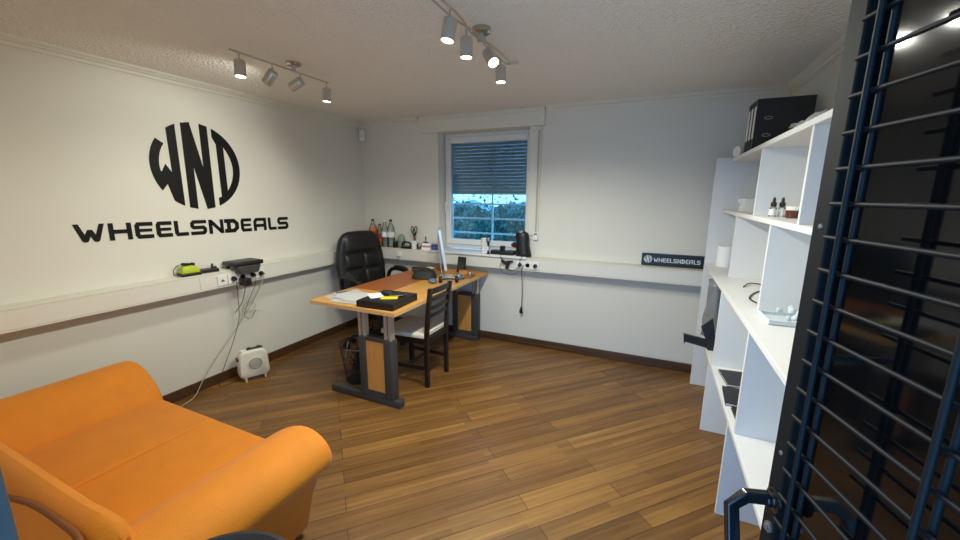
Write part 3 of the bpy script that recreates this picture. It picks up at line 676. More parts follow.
for y in (2.135, 3.600):
    fy = y-0.038 if y < 3 else y-0.036
    for xa, xb in ((-1.940, -1.872), (-1.712, -1.632)):
        bm = BM(); box(bm, ((xa+xb)/2, y, 0.290), (xb-xa, 0.075, 0.47), bev=0.014, seg=3); objw('leg_housing', bm, M['anthracite'], t, smooth=40)
        for dx in (-0.019, 0.019):
            bm = BM(); box(bm, ((xa+xb)/2+dx, y-0.006, 0.615), (0.026, 0.045, 0.215), bev=0.004); objw('telescopic_post', bm, M['post'], t)
    bm = BM(); box(bm, (-1.792, y, 0.505), (0.17, 0.06, 0.03)); objw('leg_cross_bar', bm, M['anthracite'], t, bevel=0.003)
    bm = BM(); box(bm, (-1.792, y, 0.075), (0.17, 0.06, 0.05)); objw('leg_cross_bar', bm, M['anthracite'], t, bevel=0.003)
    bm = BM(); box(bm, (-1.792, y-0.014, 0.295), (0.162, 0.024, 0.40)); objw('leg_panel', bm, M['panel'], t)
    bm = BM(); box(bm, ((-1.915 if y < 3 else -1.94), y+0.002, 0.029), ((0.66 if y < 3 else 0.61), 0.062, 0.056), bev=0.005, seg=2); objw('foot_bar', bm, M['anthracite'], t, smooth=40)
bm = BM(); box(bm, (-1.90, 2.82, 0.705), (0.06, 1.30, 0.030)); box(bm, (-1.67, 2.82, 0.705), (0.04, 1.30, 0.030)); objw('under_frame', bm, M['anthracite'], t)

# things on the desk
def sheet_paper(label, x, y, z, rz, bend=0.004):
    bm = BM(); n = 8
    vs = [[bm.verts.new((-0.105+0.21*i/n, -0.1485+0.297*j/n, bend*math.sin(2.6*i/n+1.7*j/n+rz*3)+bend)) for i in range(n+1)] for j in range(n+1)]
    for j in range(n):
        for i in range(n): bm.faces.new((vs[j][i], vs[j][i+1], vs[j+1][i+1], vs[j+1][i]))
    bmesh.ops.solidify(bm, geom=bm.faces[:], thickness=0.0008)
    o = obj('paper_sheet', bm, M['paper'], smooth=0); o.location = (x, y, z); o.rotation_euler = (0, 0, rz)
    return tag(o, label, 'paper', 'loose sheets on the desk')
sheet_paper('white sheet lying lowest at the desk corner beside the wall side', -2.17, 2.235, DZ+0.001, 1.25, 0.0015)
sheet_paper('white sheet sticking out toward the front edge of the desk', -2.05, 2.20, DZ+0.005, 1.75, 0.002)
sheet_paper('white sheet turned toward the office chair, on the paper pile', -2.16, 2.285, DZ+0.010, 1.05, 0.002)
sheet_paper('topmost curling white sheet on the paper pile beside the black tray', -2.07, 2.245, DZ+0.0145, 1.45, 0.006)
t = thing('pen', 'dark pen lying on the papers toward the desk corner', 'pen', (-2.235, 2.29, DZ+0.021), 1.0)
bm = BM(); cyl(bm, (-0.06, 0, 0.004), (0.055, 0, 0.004), 0.004, n=10); obj('barrel', bm, M['black'], t, smooth=40)
bm = BM(); cyl(bm, (0.055, 0, 0.004), (0.068, 0, 0.004), 0.004, 0.001, n=10); box(bm, (-0.04, 0, 0.0085), (0.035, 0.003, 0.0015)); obj('tip_and_clip', bm, M['nickel'], t)
t = thing('document_tray', 'black document tray full of small things on the desk front', 'tray', (-1.765, 2.245, DZ+0.001), 0.05)
bm = BM(); w2, d2 = 0.155, 0.165
box(bm, (0, 0, 0.005), (2*w2, 2*d2, 0.010)); box(bm, (0, -d2+0.003, 0.024), (2*w2, 0.006, 0.048)); box(bm, (w2-0.003, 0, 0.026), (0.006, 2*d2, 0.052)); box(bm, (0, d2-0.003, 0.026), (2*w2, 0.006, 0.052)); box(bm, (-w2+0.003, 0.02, 0.018), (0.006, 2*d2-0.05, 0.036))
obj('tray_body', bm, M['black'], t, bevel=0.002)
bm = BM(); box(bm, (0, 0, 0.0302), (2*w2-0.014, 2*d2-0.014, 0.038)); tag(obj('folder_stack', bm, M['black']), 'black folders filling the document tray on the desk', 'folder').location = (-1.765, 2.245, DZ+0.001)
bpy.data.objects['folder_stack'].rotation_euler = (0, 0, 0.05)
def flat(name, label, cat, c, s, rz, m, bev=0.001):
    bm = BM(); box(bm, (0, 0, s[2]/2), s, bev=bev); o = obj(name, bm, m); o.location = c; o.rotation_euler = (0, 0, rz); return tag(o, label, cat)
TZ = DZ+0.0505
flat('sticky_note_pad', 'yellow note pad lying in the black document tray', 'note pad', (-1.725, 2.215, TZ), (0.12, 0.065, 0.006), 0.5, M['yellow'])
flat('envelope', 'white envelope lying in the tray beside the papers', 'envelope', (-1.865, 2.23, TZ), (0.10, 0.14, 0.003), 0.9, M['paper'])
t = thing('mobile_phone', 'black mobile phone lying in the black document tray', 'phone', (-1.80, 2.335, TZ), 1.2)
bm = BM(); box(bm, (0, 0, 0.006), (0.075, 0.15, 0.010), bev=0.004, seg=3); obj('phone_body', bm, M['anthracite'], t, smooth=40)
bm = BM(); box(bm, (0, 0, 0.0113), (0.068, 0.142, 0.0008)); obj('screen', bm, M['screen'], t)
t = thing('wallet', 'dark grey wallet lying beside the phone in the tray', 'wallet', (-1.72, 2.32, TZ), 0.4)
bm = BM(); box(bm, (0, 0, 0.008), (0.10, 0.085, 0.014), bev=0.004, seg=3); obj('wallet_body', bm, M['leather'], t, smooth=40)
bm = BM(); box(bm, (0, -0.0425, 0.008), (0.09, 0.002, 0.004)); obj('seam', bm, M['grey_cord'], t)
t = thing('key_bunch', 'bunch of silver keys on a ring lying in the black tray', 'keys', (-1.695, 2.275, TZ+0.008), 0.3)
bm = BM(); tube(bm, [(0.015*math.cos(2*PI*i/20), 0.015*math.sin(2*PI*i/20), 0.003) for i in range(20)], 0.0013, 6, closed=True); obj('ring', bm, M['nickel'], t, smooth=60)
for k in range(3):
    a = 0.6+k*1.3; bm = BM(); ell(bm, (0.024*math.cos(a), 0.024*math.sin(a), 0.003), (0.011, 0.011, 0.0015), 12, 6); box(bm, (0.050*math.cos(a), 0.050*math.sin(a), 0.003), (0.032, 0.007, 0.002), (0, 0, a)); obj('key', bm, M['steel'], t)
# monitor seen nearly edge on: aluminium back towards the window side
t = thing('monitor', 'slim silver desktop monitor seen almost edge-on on the desk', 'monitor', (-1.838, 3.27, DZ+0.001), 0.0)
MD = Vector((-math.sin(math.radians(30.6)), math.cos(math.radians(30.6)), 0)); MN = Vector((MD.y, -MD.x, 0))   # along the screen; out of its face
def mon(u, w, z): return MD*u + MN*(w - 0.15*(z-0.12)) + Vector((0, 0, z))
bm = BM(); rings = []
for k in range(13):
    f = -1+2*k/12; u = 0.25*f; bulge = 0.032*(1-f*f)
    rings.append([mon(u, 0.0, 0.105), mon(u, 0.0, 0.480), mon(u, -0.024, 0.480), mon(u, -0.024-bulge*0.55, 0.41), mon(u, -0.024-bulge, 0.29), mon(u, -0.024-bulge*0.55, 0.17), mon(u, -0.024, 0.105)])
loft(bm, rings); obj('shell', bm, M['alu'], t, smooth=35)
bm = BM(); loft(bm, [[mon(u, w, z) for u, w, z in ((-0.243, 0.0003, zz), (0.243, 0.0003, zz), (0.243, 0.0012, zz), (-0.243, 0.0012, zz))] for zz in (0.165, 0.473)]); obj('screen', bm, M['screen'], t)
bm = BM(); loft(bm, [[mon(s*0.07, w, z) for s, w in ((-1, w0), (1, w0), (1, w0+0.006), (-1, w0+0.006))] for w0, z in ((-0.040, 0.28), (-0.058, 0.17), (-0.062, 0.06), (-0.062, 0.004))])
loft(bm, [[mon(s*0.08, w, z) for s, w in ((-1, -0.085), (1, -0.085), (1, 0.045), (-1, 0.045))] for z in (0.0, 0.006)]); obj('stand', bm, M['alu'], t)
# dark cap-like bag with papers, at the far end of the desk
t = thing('soft_bag', 'dark olive soft bag lying on the desk left of the monitor', 'bag', (-2.000, 3.12, DZ+0.003), 0.30)
bm = BM(); rings = []
for k in range(8):
    f = k/7; a = 0.118*(1-0.16*f-0.12*f**6); b_ = 0.095*(1-0.30*f-0.1*f**6); zc = 0.072*f
    rings.append([(a*math.copysign(abs(math.cos(2*PI*i/20))**0.6, math.cos(2*PI*i/20)), b_*math.copysign(abs(math.sin(2*PI*i/20))**0.6, math.sin(2*PI*i/20)), zc) for i in range(20)])
loft(bm, rings); obj('bag_body', bm, M['olive'], t, smooth=0)
bm = BM(); tube(bm, smooth_path([(-0.06, 0, 0.070), (-0.03, 0, 0.088), (0.04, 0.01, 0.088), (0.07, 0, 0.070)]), 0.007, 8); obj('strap', bm, M['black'], t, smooth=60)
t = thing('white_mouse', 'small white computer mouse behind the olive bag on the desk', 'mouse', (-2.17, 3.50, DZ+0.002), 0.8)
bm = BM(); ell(bm, (0, 0, 0.016), (0.055, 0.032, 0.016), 18, 8); obj('mouse_body', bm, M['white'], t, smooth=0)
bm = BM(); cyl(bm, (0.025, -0.003, 0.031), (0.025, 0.003, 0.031), 0.005, n=10); obj('wheel', bm, M['anthracite'], t)
t = thing('sunglass_case', 'black hard case lying behind the olive bag under the ledge', 'case', (-2.23, 3.38, DZ+0.002), 0.3)
bm = BM(); box(bm, (0, 0, 0.022), (0.16, 0.065, 0.042), bev=0.018, seg=3); obj('case_body', bm, M['leather'], t, smooth=40)
bm = BM(); box(bm, (0, 0, 0.022), (0.163, 0.068, 0.003)); obj('zip', bm, M['nickel'], t)
t = thing('beige_cup', 'small beige cup standing on the desk beside the wall ledge', 'cup', (-2.07, 3.52, DZ+0.001))
bm = BM(); lathe(bm, [(0, 0), (0.026, 0), (0.033, 0.058), (0.030, 0.058), (0.024, 0.005), (0, 0.005)], n=24); obj('cup_body', bm, M['tan'], t, smooth=40)
bm = BM(); tube(bm, smooth_path([(0.030, 0, 0.05), (0.047, 0, 0.046), (0.047, 0, 0.022), (0.027, 0, 0.016)]), 0.004, 8); obj('handle', bm, M['tan'], t, smooth=60)
# clutter around the monitor foot
def foil(name, label, x, y, s, m, seed):
    r2 = random.Random(seed); bm = BM(); ell(bm, (0, 0, s[2]), s, 12, 8)
    for v in bm.verts:
        k = 1+r2.uniform(-0.22, 0.22); v.co.x *= k; v.co.y *= k; v.co.z = max(0.0, v.co.z*(1+r2.uniform(-0.2, 0.2)))
    o = obj(name, bm, m, smooth=0); o.location = (x, y, DZ+0.001); return tag(o, label, 'packet')
foil('snack_packet', 'crumpled blue-grey packet lying in front of the monitor foot', -1.81, 2.955, (0.045, 0.035, 0.020), M['blue'], 4)
foil('snack_packet', 'crumpled blue-grey packet at the window side of the monitor foot', -1.665, 3.20, (0.040, 0.040, 0.028), M['blue'], 9)
t = thing('wood_tray', 'small brown tray with odds and ends at the desk edge', 'tray', (-1.632, 3.345, DZ+0.001), 0.1)
bm = BM(); box(bm, (0, 0, 0.003), (0.09, 0.16, 0.006)); box(bm, (0.043, 0, 0.010), (0.005, 0.16, 0.018)); box(bm, (-0.043, 0, 0.010), (0.005, 0.16, 0.018)); box(bm, (0, 0.078, 0.010), (0.09, 0.005, 0.018)); box(bm, (0, -0.078, 0.010), (0.09, 0.005, 0.018)); obj('tray_body', bm, M['tan'], t)
bm = BM(); lathe(bm, [(0, 0.0), (0.016, 0.0), (0.016, 0.03), (0.011, 0.036), (0, 0.036)], (0.0, 0.03, 0.0068), 18)
tag(objw('pill_pot', bm, M['steel'], None, smooth=40), 'tiny silver pot standing in the brown tray', 'pot').location = (-1.632, 3.345, DZ+0.001)
t = thing('headset', 'black headset lying around the foot of the monitor', 'headset', (-1.69, 3.045, DZ+0.001), 0.5)
bm = BM(); tube(bm, [(0.075*math.cos(a), 0.075*math.sin(a), 0.018) for a in [PI*i/18 for i in range(19)]], 0.007, 8); obj('headband', bm, M['black'], t, smooth=60)
for s in (-1, 1):
    bm = BM(); lathe(bm, [(0, -0.016), (0.024, -0.016), (0.030, -0.008), (0.030, 0.010), (0.022, 0.016), (0, 0.016)], (s*0.075, -0.01, 0.031), 20, Euler((0, PI/2, 0)).to_matrix()); obj('ear_pad', bm, M['leather'], t, smooth=40)
t = thing('photo_frame', 'small black picture frame tilted back on the desk under the sill', 'frame', (-1.79, 3.475, DZ+0.001), -0.25)
bm = BM(); box(bm, (0, 0.016, 0.085), (0.105, 0.012, 0.165), (-0.16, 0, 0.0), bev=0.002); obj('frame_body', bm, M['black'], t)
bm = BM(); box(bm, (0, 0.0095, 0.086), (0.080, 0.002, 0.138), (-0.16, 0, 0)); obj('picture', bm, mat('dark_photo_print', (52, 50, 50), 0.25, var=0.8, scale=30), t)
bm = BM(); box(bm, (0, 0.062, 0.055), (0.03, 0.004, 0.115), (0.45, 0, 0)); obj('strut', bm, M['black'], t)
t = thing('card_box', 'small orange box standing before the black picture frame', 'box', (-1.715, 3.40, DZ+0.001), 0.3)
bm = BM(); box(bm, (0, 0, 0.026), (0.085, 0.045, 0.050), bev=0.001); obj('box_body', bm, M['orange'], t)
bm = BM(); box(bm, (0, 0, 0.0525), (0.087, 0.047, 0.004)); obj('box_lid', bm, M['tan'], t)
t = thing('silver_knob', 'small bright silver ball ornament by the orange box', 'ornament', (-1.64, 3.235, DZ+0.001))
bm = BM(); ell(bm, (0, 0, 0.025), (0.019, 0.019, 0.019), 18, 10); obj('ball', bm, M['steel'], t, smooth=0)
bm = BM(); lathe(bm, [(0, 0), (0.015, 0), (0.010, 0.008), (0, 0.008)], n=18); obj('base', bm, M['black'], t)

# ------------------------------------------------------------------ dark wooden chair at the desk side
t = thing('dining_chair', 'black-brown wooden chair with cream seat pushed sideways to the desk', 'chair', (-1.77, 2.635, 0))
for s in (-1, 1):
    yb = 0.157*s; yf = 0.185*s
    bm = BM(); p = [(0.190, 0.0), (0.186, 0.24), (0.190, 0.44), (0.205, 0.62), (0.232, 0.835)]
    loft(bm, [[(x-0.016, yb-0.0165, z), (x+0.017, yb-0.0165, z), (x+0.017, yb+0.0165, z), (x-0.016, yb+0.0165, z)] for x, z in p]); obj('leg', bm, M['darkwood'], t, bevel=0.004)
    bm = BM(); box(bm, (-0.195, yf, 0.205), (0.036, 0.036, 0.41)); obj('leg', bm, M['darkwood'], t, bevel=0.004)
    bm = BM(); box(bm, (0, 0.171*s, 0.16), (0.37, 0.018, 0.030), (0, 0, -0.075*s)); obj('stretcher', bm, M['darkwood'], t, bevel=0.003)
    bm = BM(); box(bm, (0, 0.172*s, 0.392), (0.37, 0.020, 0.050), (0, 0, -0.075*s)); obj('apron', bm, M['darkwood'], t, bevel=0.003)
bm = BM(); box(bm, (-0.195, 0, 0.392), (0.020, 0.36, 0.05)); obj('apron', bm, M['darkwood'], t, bevel=0.003)
bm = BM(); box(bm, (0.188, 0, 0.392), (0.020, 0.29, 0.05)); obj('apron', bm, M['darkwood'], t, bevel=0.003)
bm = BM(); box(bm, (0.0, 0, 0.16), (0.018, 0.325, 0.028)); obj('stretcher', bm, M['darkwood'], t, bevel=0.003)
bm = BM(); loft(bm, [[(-0.225, -0.208+e, z), (0.176, -0.178+e, z), (0.176, 0.178-e, z), (-0.225, 0.208-e, z)] for e, z in ((0.0, 0.418), (0.0, 0.448), (0.012, 0.458))]); obj('seat', bm, M['seat'], t, bevel=0.010, smooth=50)
for zc, h in ((0.806, 0.048), (0.737, 0.028), (0.665, 0.030), (0.600, 0.028)):
    xo = 0.205+(zc-0.62)*0.125; bm = BM()
    loft(bm, [[(xo+0.012*(1-(y/0.145)**2)-0.007, y, zc-h/2), (xo+0.012*(1-(y/0.145)**2)+0.007, y, zc-h/2), (xo+0.012*(1-(y/0.145)**2)+0.008, y, zc+h/2), (xo+0.012*(1-(y/0.145)**2)-0.006, y, zc+h/2)] for y in [(-0.145+0.29*i/10) for i in range(11)]])
    obj('back_slat', bm, M['darkwood'], t, bevel=0.003)

# ------------------------------------------------------------------ black leather office chair
t = thing('office_chair', 'black leather executive office chair between the desk and the wall', 'chair', (-2.585, 3.14, 0), math.radians(-16))
# local x forward, y left
bm = BM()
for k in range(5):
    a = 2*PI*k/5+0.3; ca, sa = math.cos(a), math.sin(a)
    loft(bm, [[(r*ca-w*sa, r*sa+w*ca, z0), (r*ca+w*sa, r*sa-w*ca, z0), (r*ca+w*sa, r*sa-w*ca, z1), (r*ca-w*sa, r*sa+w*ca, z1)] for r, w, z0, z1 in ((0.02, 0.028, 0.07, 0.125), (0.29, 0.017, 0.062, 0.085))])
cyl(bm, (0, 0, 0.06), (0, 0, 0.14), 0.04); obj('star_base', bm, M['black'], t, bevel=0.004)
for k in range(5):
    a = 2*PI*k/5+0.3; c = Vector((0.285*math.cos(a), 0.285*math.sin(a), 0.028)); d = Vector((-math.sin(a+0.6), math.cos(a+0.6), 0)); bm = BM()
    for s in (-1, 1): cyl(bm, c+d*(0.006*s), c+d*(0.024*s), 0.028, n=18)
    cyl(bm, c+d*0.02-d*0.04, c+d*0.02, 0.009); cyl(bm, c, c+Vector((0, 0, 0.04)), 0.009); obj('caster', bm, M['black'], t, smooth=40)
bm = BM(); cyl(bm, (0, 0, 0.13), (0, 0, 0.30), 0.028); cyl(bm, (0, 0, 0.28), (0, 0, 0.42), 0.017); obj('gas_column', bm, M['anthracite'], t, smooth=40)
bm = BM(); box(bm, (-0.02, 0, 0.42), (0.26, 0.16, 0.04)); cyl(bm, (0.02, -0.07, 0.415), (0.02, -0.25, 0.425), 0.006); obj('tilt_mechanism', bm, M['black'], t)
bm = BM(); box(bm, (0.03, 0, 0.50), (0.50, 0.50, 0.11), bev=0.045, seg=4); obj('seat', bm, M['leather'], t, smooth=50)
bm = BM(); rings = []
for k in range(15):
    f = k/14; z = 0.52+0.645*f
    w = 0.250+0.048*math.sin(PI*min(1, f*1.12))-0.02*f; xb = -0.235-0.075*f-0.03*math.sin(PI*f)
    if f > 0.84: w *= math.sqrt(max(0.03, 1-((f-0.84)/0.165)**2*0.60))
    th = 0.055 if f < 0.9 else 0.055*(1-(f-0.9)*4.2)
    ring = []
    for i in range(20):
        a = 2*PI*i/20; c, s = math.cos(a), math.sin(a)
        e = 0.45; ring.append((xb + th*math.copysign(abs(c)**e, c), w*math.copysign(abs(s)**e, s), z))
    rings.append(ring)
loft(bm, rings); obj('backrest', bm, M['leather'], t, smooth=60, subsurf=1)
def pad(y, z, w, h, x, dp_=0.030, lean=-0.11):
    """one stuffed cushion of the back: a pillow bulging forward"""
    bm = BM(); n = 12; g = []
    for b in range(n+1):
        row = []
        for a in range(n+1):
            p, q = -1+2*a/n, -1+2*b/n
            d = dp_*((1-p**4)*(1-q**4))**0.55 + 0.003*math.sin(7*p+3*q)*(1-q*q)
            zz = q*h/2; row.append(bm.verts.new((x+d+lean*zz, y+p*w/2*(1-0.10*q*q*(abs(p) > 0.9)), z+zz)))
        g.append(row)
    for b in range(n):
        for a in range(n): bm.faces.new((g[b][a], g[b][a+1], g[b+1][a+1], g[b+1][a]))
    e = [g[0][0], g[0][n], g[n][n], g[n][0]]
    bk = [bm.verts.new(v.co + Vector((-0.03, 0, 0))) for v in e]
    bm.faces.new(bk[::-1])
    bm.faces.new([g[0][a] for a in range(n, -1, -1)] + [bk[0], bk[1]]); bm.faces.new([g[n][a] for a in range(n+1)] + [bk[2], bk[3]])
    bm.faces.new([g[b][0] for b in range(n+1)] + [bk[3], bk[0]]); bm.faces.new([g[b][n] for b in range(n, -1, -1)] + [bk[1], bk[2]])
    return obj('back_cushion', bm, M['leather'], t, smooth=50)
pad(0, 1.030, 0.45, 0.20, -0.285, 0.040)
pad(-0.112, 0.848, 0.225, 0.175, -0.262, 0.036); pad(0.112, 0.848, 0.225, 0.175, -0.262, 0.036)
pad(-0.118, 0.672, 0.236, 0.185, -0.240, 0.036); pad(0.118, 0.672, 0.236, 0.185, -0.240, 0.036)
for s in (-1, 1):
    bm = BM(); pth = smooth_path([(-0.20, 0.26*s, 0.50), (-0.22, 0.285*s, 0.60), (-0.19, 0.30*s, 0.700), (-0.10, 0.305*s, 0.735), (0.06, 0.305*s, 0.730), (0.17, 0.30*s, 0.685), (0.205, 0.29*s, 0.60), (0.17, 0.27*s, 0.51)], 6)
    tube(bm, pth, 0.021, 10); obj('armrest', bm, M['black'], t, smooth=60)
    bm = BM(); tube(bm, [(x, 0.305*s, z) for x, z in ((-0.12, 0.738), (-0.10, 0.748), (0.0, 0.752), (0.08, 0.746), (0.12, 0.733))], [0.018, 0.027, 0.029, 0.027, 0.016], 12); obj('arm_pad', bm, M['leather'], t, smooth=60)

# ------------------------------------------------------------------ wire waste basket
t = thing('waste_basket', 'black wire mesh waste basket behind the desk leg', 'basket', (-2.185, 2.375, 0))
bm = BM(); R0, R1, H = 0.115, 0.155, 0.325
for k in range(44):
    a = 2*PI*k/44
    for sg in (1, -1):
        a2 = a+sg*0.35; tube(bm, [((R0+(R1-R0)*f)*math.cos(a+(a2-a)*f), (R0+(R1-R0)*f)*math.sin(a+(a2-a)*f), 0.004+H*f*0.985) for f in (0, 0.33, 0.66, 1)], 0.0011, 4)
obj('mesh_wall', bm, M['black'], t)
bm = BM(); lathe(bm, [(0, 0), (R0+0.002, 0), (R0+0.002, 0.006), (0, 0.006)], n=32); obj('base', bm, M['black'], t)
bm = BM(); tube(bm, [(R1*math.cos(2*PI*i/40), R1*math.sin(2*PI*i/40), H) for i in range(40)], 0.004, 8, closed=True); obj('rim', bm, M['black'], t, smooth=60)
r3 = random.Random(12); bm = BM()
for k in range(22):
    pts = [(-2.185+r3.uniform(-0.072, 0.072), 2.385+r3.uniform(-0.06, 0.072), 0.03+0.24*r3.random()) for _ in range(5)]
    tube(bm, smooth_path(pts, 5), r3.choice((0.003, 0.004, 0.005)), 6)
tag(obj('cable_tangle', bm, M['cord'], smooth=60), 'tangle of dark cables filling the wire basket', 'cables')['kind'] = 'stuff'
bm = BM(); tube(bm, smooth_path([(-2.275, 2.305, 0.20), (-2.25, 2.300, 0.28), (-2.225, 2.295, 0.345)], 4), 0.006, 8); tube(bm, smooth_path([(-2.26, 2.30, 0.27), (-2.18, 2.285, 0.285), (-2.10, 2.29, 0.295)], 4), 0.005, 8)
tag(obj('cable_strap', bm, M['grey_cord'], smooth=60), 'pale cable crossing the top of the wire basket', 'cable')
t = thing('power_brick', 'black power adapter sitting at the rim of the wire basket', 'adapter', (-2.292, 2.345, 0.262), 0.6)
bm = BM(); box(bm, (0, 0, 0.03), (0.055, 0.035, 0.06), bev=0.006); obj('adapter_body', bm, M['black'], t)
bm = BM(); tube(bm, smooth_path([(0, 0, 0.058), (0.01, 0, 0.085), (0.04, 0.01, 0.075), (0.06, 0.02, 0.03)], 5), 0.003, 6); obj('cord', bm, M['cord'], t, smooth=60)

# ------------------------------------------------------------------ cream fan heater on the floor
t = thing('fan_heater', 'cream fan heater with round grey grille on the floor by the wall', 'heater', (-2.998, 1.99, 0), math.radians(-22))
# local x faces the room, y along the body
bm = BM(); pr = []
for i in range(28):
    a = 2*PI*i/28; c, s = math.cos(a), math.sin(a); e = 0.42
    w = 0.112-0.016*s; pr.append((w*math.copysign(abs(c)**e, c), 0.150+0.118*math.copysign(abs(s)**e, s)))
loft(bm, [[(x, u*k, 0.150+(v-0.150)*k) for u, v in pr] for x, k in ((-0.052, 0.86), (-0.046, 0.95), (-0.03, 1.0), (0.03, 1.0), (0.044, 0.97), (0.052, 0.90))])
obj('body', bm, M['cream'], t, smooth=40)
q = Euler((0, PI/2, 0)).to_matrix()
bm = BM(); lathe(bm, [(0, 0.0), (0.052, 0.0), (0.052, 0.004), (0.048, 0.006), (0, 0.007)], (0.0515, 0.005, 0.150), 36, q); obj('grille', bm, M['grille'], t, smooth=40)
bm = BM()
for rr_ in (0.012, 0.024, 0.036): tube(bm, [(0.0585, 0.005+rr_*math.cos(2*PI*i/28), 0.150+rr_*math.sin(2*PI*i/28)) for i in range(28)], 0.0012, 5, closed=True)
tube(bm, [(0.055, 0.005+0.054*math.cos(2*PI*i/36), 0.150+0.054*math.sin(2*PI*i/36)) for i in range(36)], 0.004, 6, closed=True); obj('grille_ring', bm, M['cream'], t, smooth=60)
bm = BM()
for y in (-0.07, 0.075):
    for x in (-0.03, 0.035): cyl(bm, (x, y, 0.0), (x, y, 0.045), 0.006, 0.013, n=12)
obj('feet', bm, M['white'], t, smooth=40)
bm = BM(); box(bm, (0.0, -0.100, 0.205), (0.06, 0.04, 0.014), bev=0.004); box(bm, (0, -0.105, 0.200), (0.05, 0.03, 0.02)); obj('side_handle', bm, M['anthracite'], t)
bm = BM(); box(bm, (0.002, 0.02, 0.269), (0.045, 0.12, 0.006), bev=0.002)
for y in (-0.02, 0.05): lathe(bm, [(0, 0), (0.016, 0), (0.013, 0.012), (0, 0.012)], (0.002, y, 0.271), 18)
obj('control_panel', bm, M['anthracite'], t, smooth=40)
bm = BM(); lathe(bm, [(0, 0), (0.017, 0), (0.013, 0.012), (0, 0.012)], (0.002, -0.075, 0.262), 18); obj('knob', bm, M['white'], t, smooth=40)

# ------------------------------------------------------------------ things on the trunking under the lettering
t = thing('battery_charger', 'lime and black battery charger on the trunking under the lettering', 'charger', (-3.128, 1.670, ZT+0.0005), math.radians(84))
bm = BM(); box(bm, (0, 0, 0.010), (0.125, 0.085, 0.020), bev=0.004); obj('charger_base', bm, M['black'], t)
bm = BM(); loft(bm, [[(-0.060*k+o, -0.040*k, z), (0.060*k+o, -0.040*k, z), (0.060*k+o, 0.040*k, z), (-0.060*k+o, 0.040*k, z)] for k, o, z in ((1.0, 0, 0.020), (0.97, 0, 0.042), (0.72, -0.004, 0.068), (0.45, -0.012, 0.076))]); obj('charger_shell', bm, M['lime'], t, bevel=0.006, smooth=40)
bm = BM(); box(bm, (-0.012, 0, 0.085), (0.060, 0.035, 0.020), (0, 0.15, 0.3), bev=0.006); box(bm, (0.030, 0.005, 0.080), (0.022, 0.028, 0.024), (0, 0.2, 0.2), bev=0.006); obj('plug', bm, M['black'], t)
bm = BM(); tube(bm, smooth_path([(-0.03, 0, 0.088), (-0.07, 0.005, 0.080), (-0.098, 0.0, 0.045), (-0.095, -0.01, 0.015), (-0.06, -0.02, 0.010)], 6), 0.0025, 6); obj('cord', bm, M['cord'], t, smooth=60)
t = thing('battery_dock', 'small black battery dock on the trunking right of the lime charger', 'dock', (-3.130, 1.810, ZT+0.0005), math.radians(78))
bm = BM(); box(bm, (0, 0, 0.014), (0.120, 0.070, 0.028), bev=0.004); box(bm, (0.035, 0, 0.034), (0.030, 0.045, 0.018), bev=0.004); obj('dock_body', bm, M['black'], t)
bm = BM(); cyl(bm, (0.028, 0.01, 0.042), (0.030, 0.01, 0.062), 0.008, n=12); obj('stud', bm, M['anthracite'], t)
t = thing('network_radio', 'flat black box with tapered body overhanging the trunking above the plugged sockets', 'radio', (-3.085, 2.055, ZT+0.0005), math.radians(86))
bm = BM(); box(bm, (0, -0.008, 0.042), (0.240, 0.176, 0.034), bev=0.008, seg=3); obj('case', bm, M['black'], t, smooth=40)
bm = BM(); box(bm, (0, -0.008, 0.060), (0.200, 0.130, 0.003)); obj('top_plate', bm, M['anthracite'], t)
bm = BM()
for x in (-0.095, 0.095): box(bm, (x, 0.05, 0.0125), (0.02, 0.03, 0.025))
obj('foot', bm, M['black'], t)
bm = BM(); loft(bm, [[(-a, -0.094, z), (a, -0.094, z), (a, -0.028, z), (-a, -0.028, z)] for a, z in ((0.065, -0.040), (0.078, -0.030), (0.098, 0.026))]); obj('tapered_body', bm, M['anthracite'], t, bevel=0.006, smooth=40)
t = thing('wall_adapter', 'bulky black adapter plugged in under the flat black box', 'adapter', (LX+LED+0.012, 2.013, 0.862))
bm = BM(); box(bm, (0.042, 0, -0.024), (0.082, 0.060, 0.066), bev=0.010); obj('adapter_body', bm, M['black'], t)
bm = BM(); tube(bm, smooth_path([(0.04, 0, -0.05), (0.035, -0.01, -0.10), (0.0, -0.02, -0.20), (-0.10, -0.02, -0.30)], 6), 0.003, 6); obj('cord', bm, M['cord'], t, smooth=60)
def socket(label, loc, rz, n, w=0.078):
    s = thing('power_socket', label, 'socket', loc, rz, 'sockets in the trunking')
    bm = BM(); box(bm, (0, -0.005, 0), (w*n, 0.010, 0.078), bev=0.003); obj('cover_plate', bm, M['white'], s)
    for i in range(n if n > 1 else 0):
        x = (i-(n-1)/2)*w; bm = BM(); lathe(bm, [(0.0215, 0.0), (0.024, 0.0), (0.024, 0.0025), (0.0215, 0.0025), (0.020, -0.004), (0.0, -0.004), (0.0, -0.0045), (0.0215, -0.0045), (0.0215, 0.0)], (x, -0.0105, 0), 24, Euler((PI/2, 0, 0)).to_matrix()); obj('socket_well', bm, M['white'], s, smooth=40)
    return s
SZ = 0.873
s1 = socket('single white data outlet left of the plugs under the black box', (LX+LED+0.0002, 1.862, SZ), PI/2, 1)
bm = BM(); prism(bm, [(-0.016, -0.008), (0.016, -0.008), (0.0, 0.010)], lambda u, v, d: (u, d, v), -0.0125, -0.0098); obj('outlet_flap', bm, M['anthracite'], s1)
socket('white double socket under the flat black box holding the adapter', (LX+LED+0.0002, 1.984, SZ), PI/2, 2)
socket('white double socket under the right end of the flat black box', (LX+LED+0.0002, 2.145, SZ), PI/2, 2)
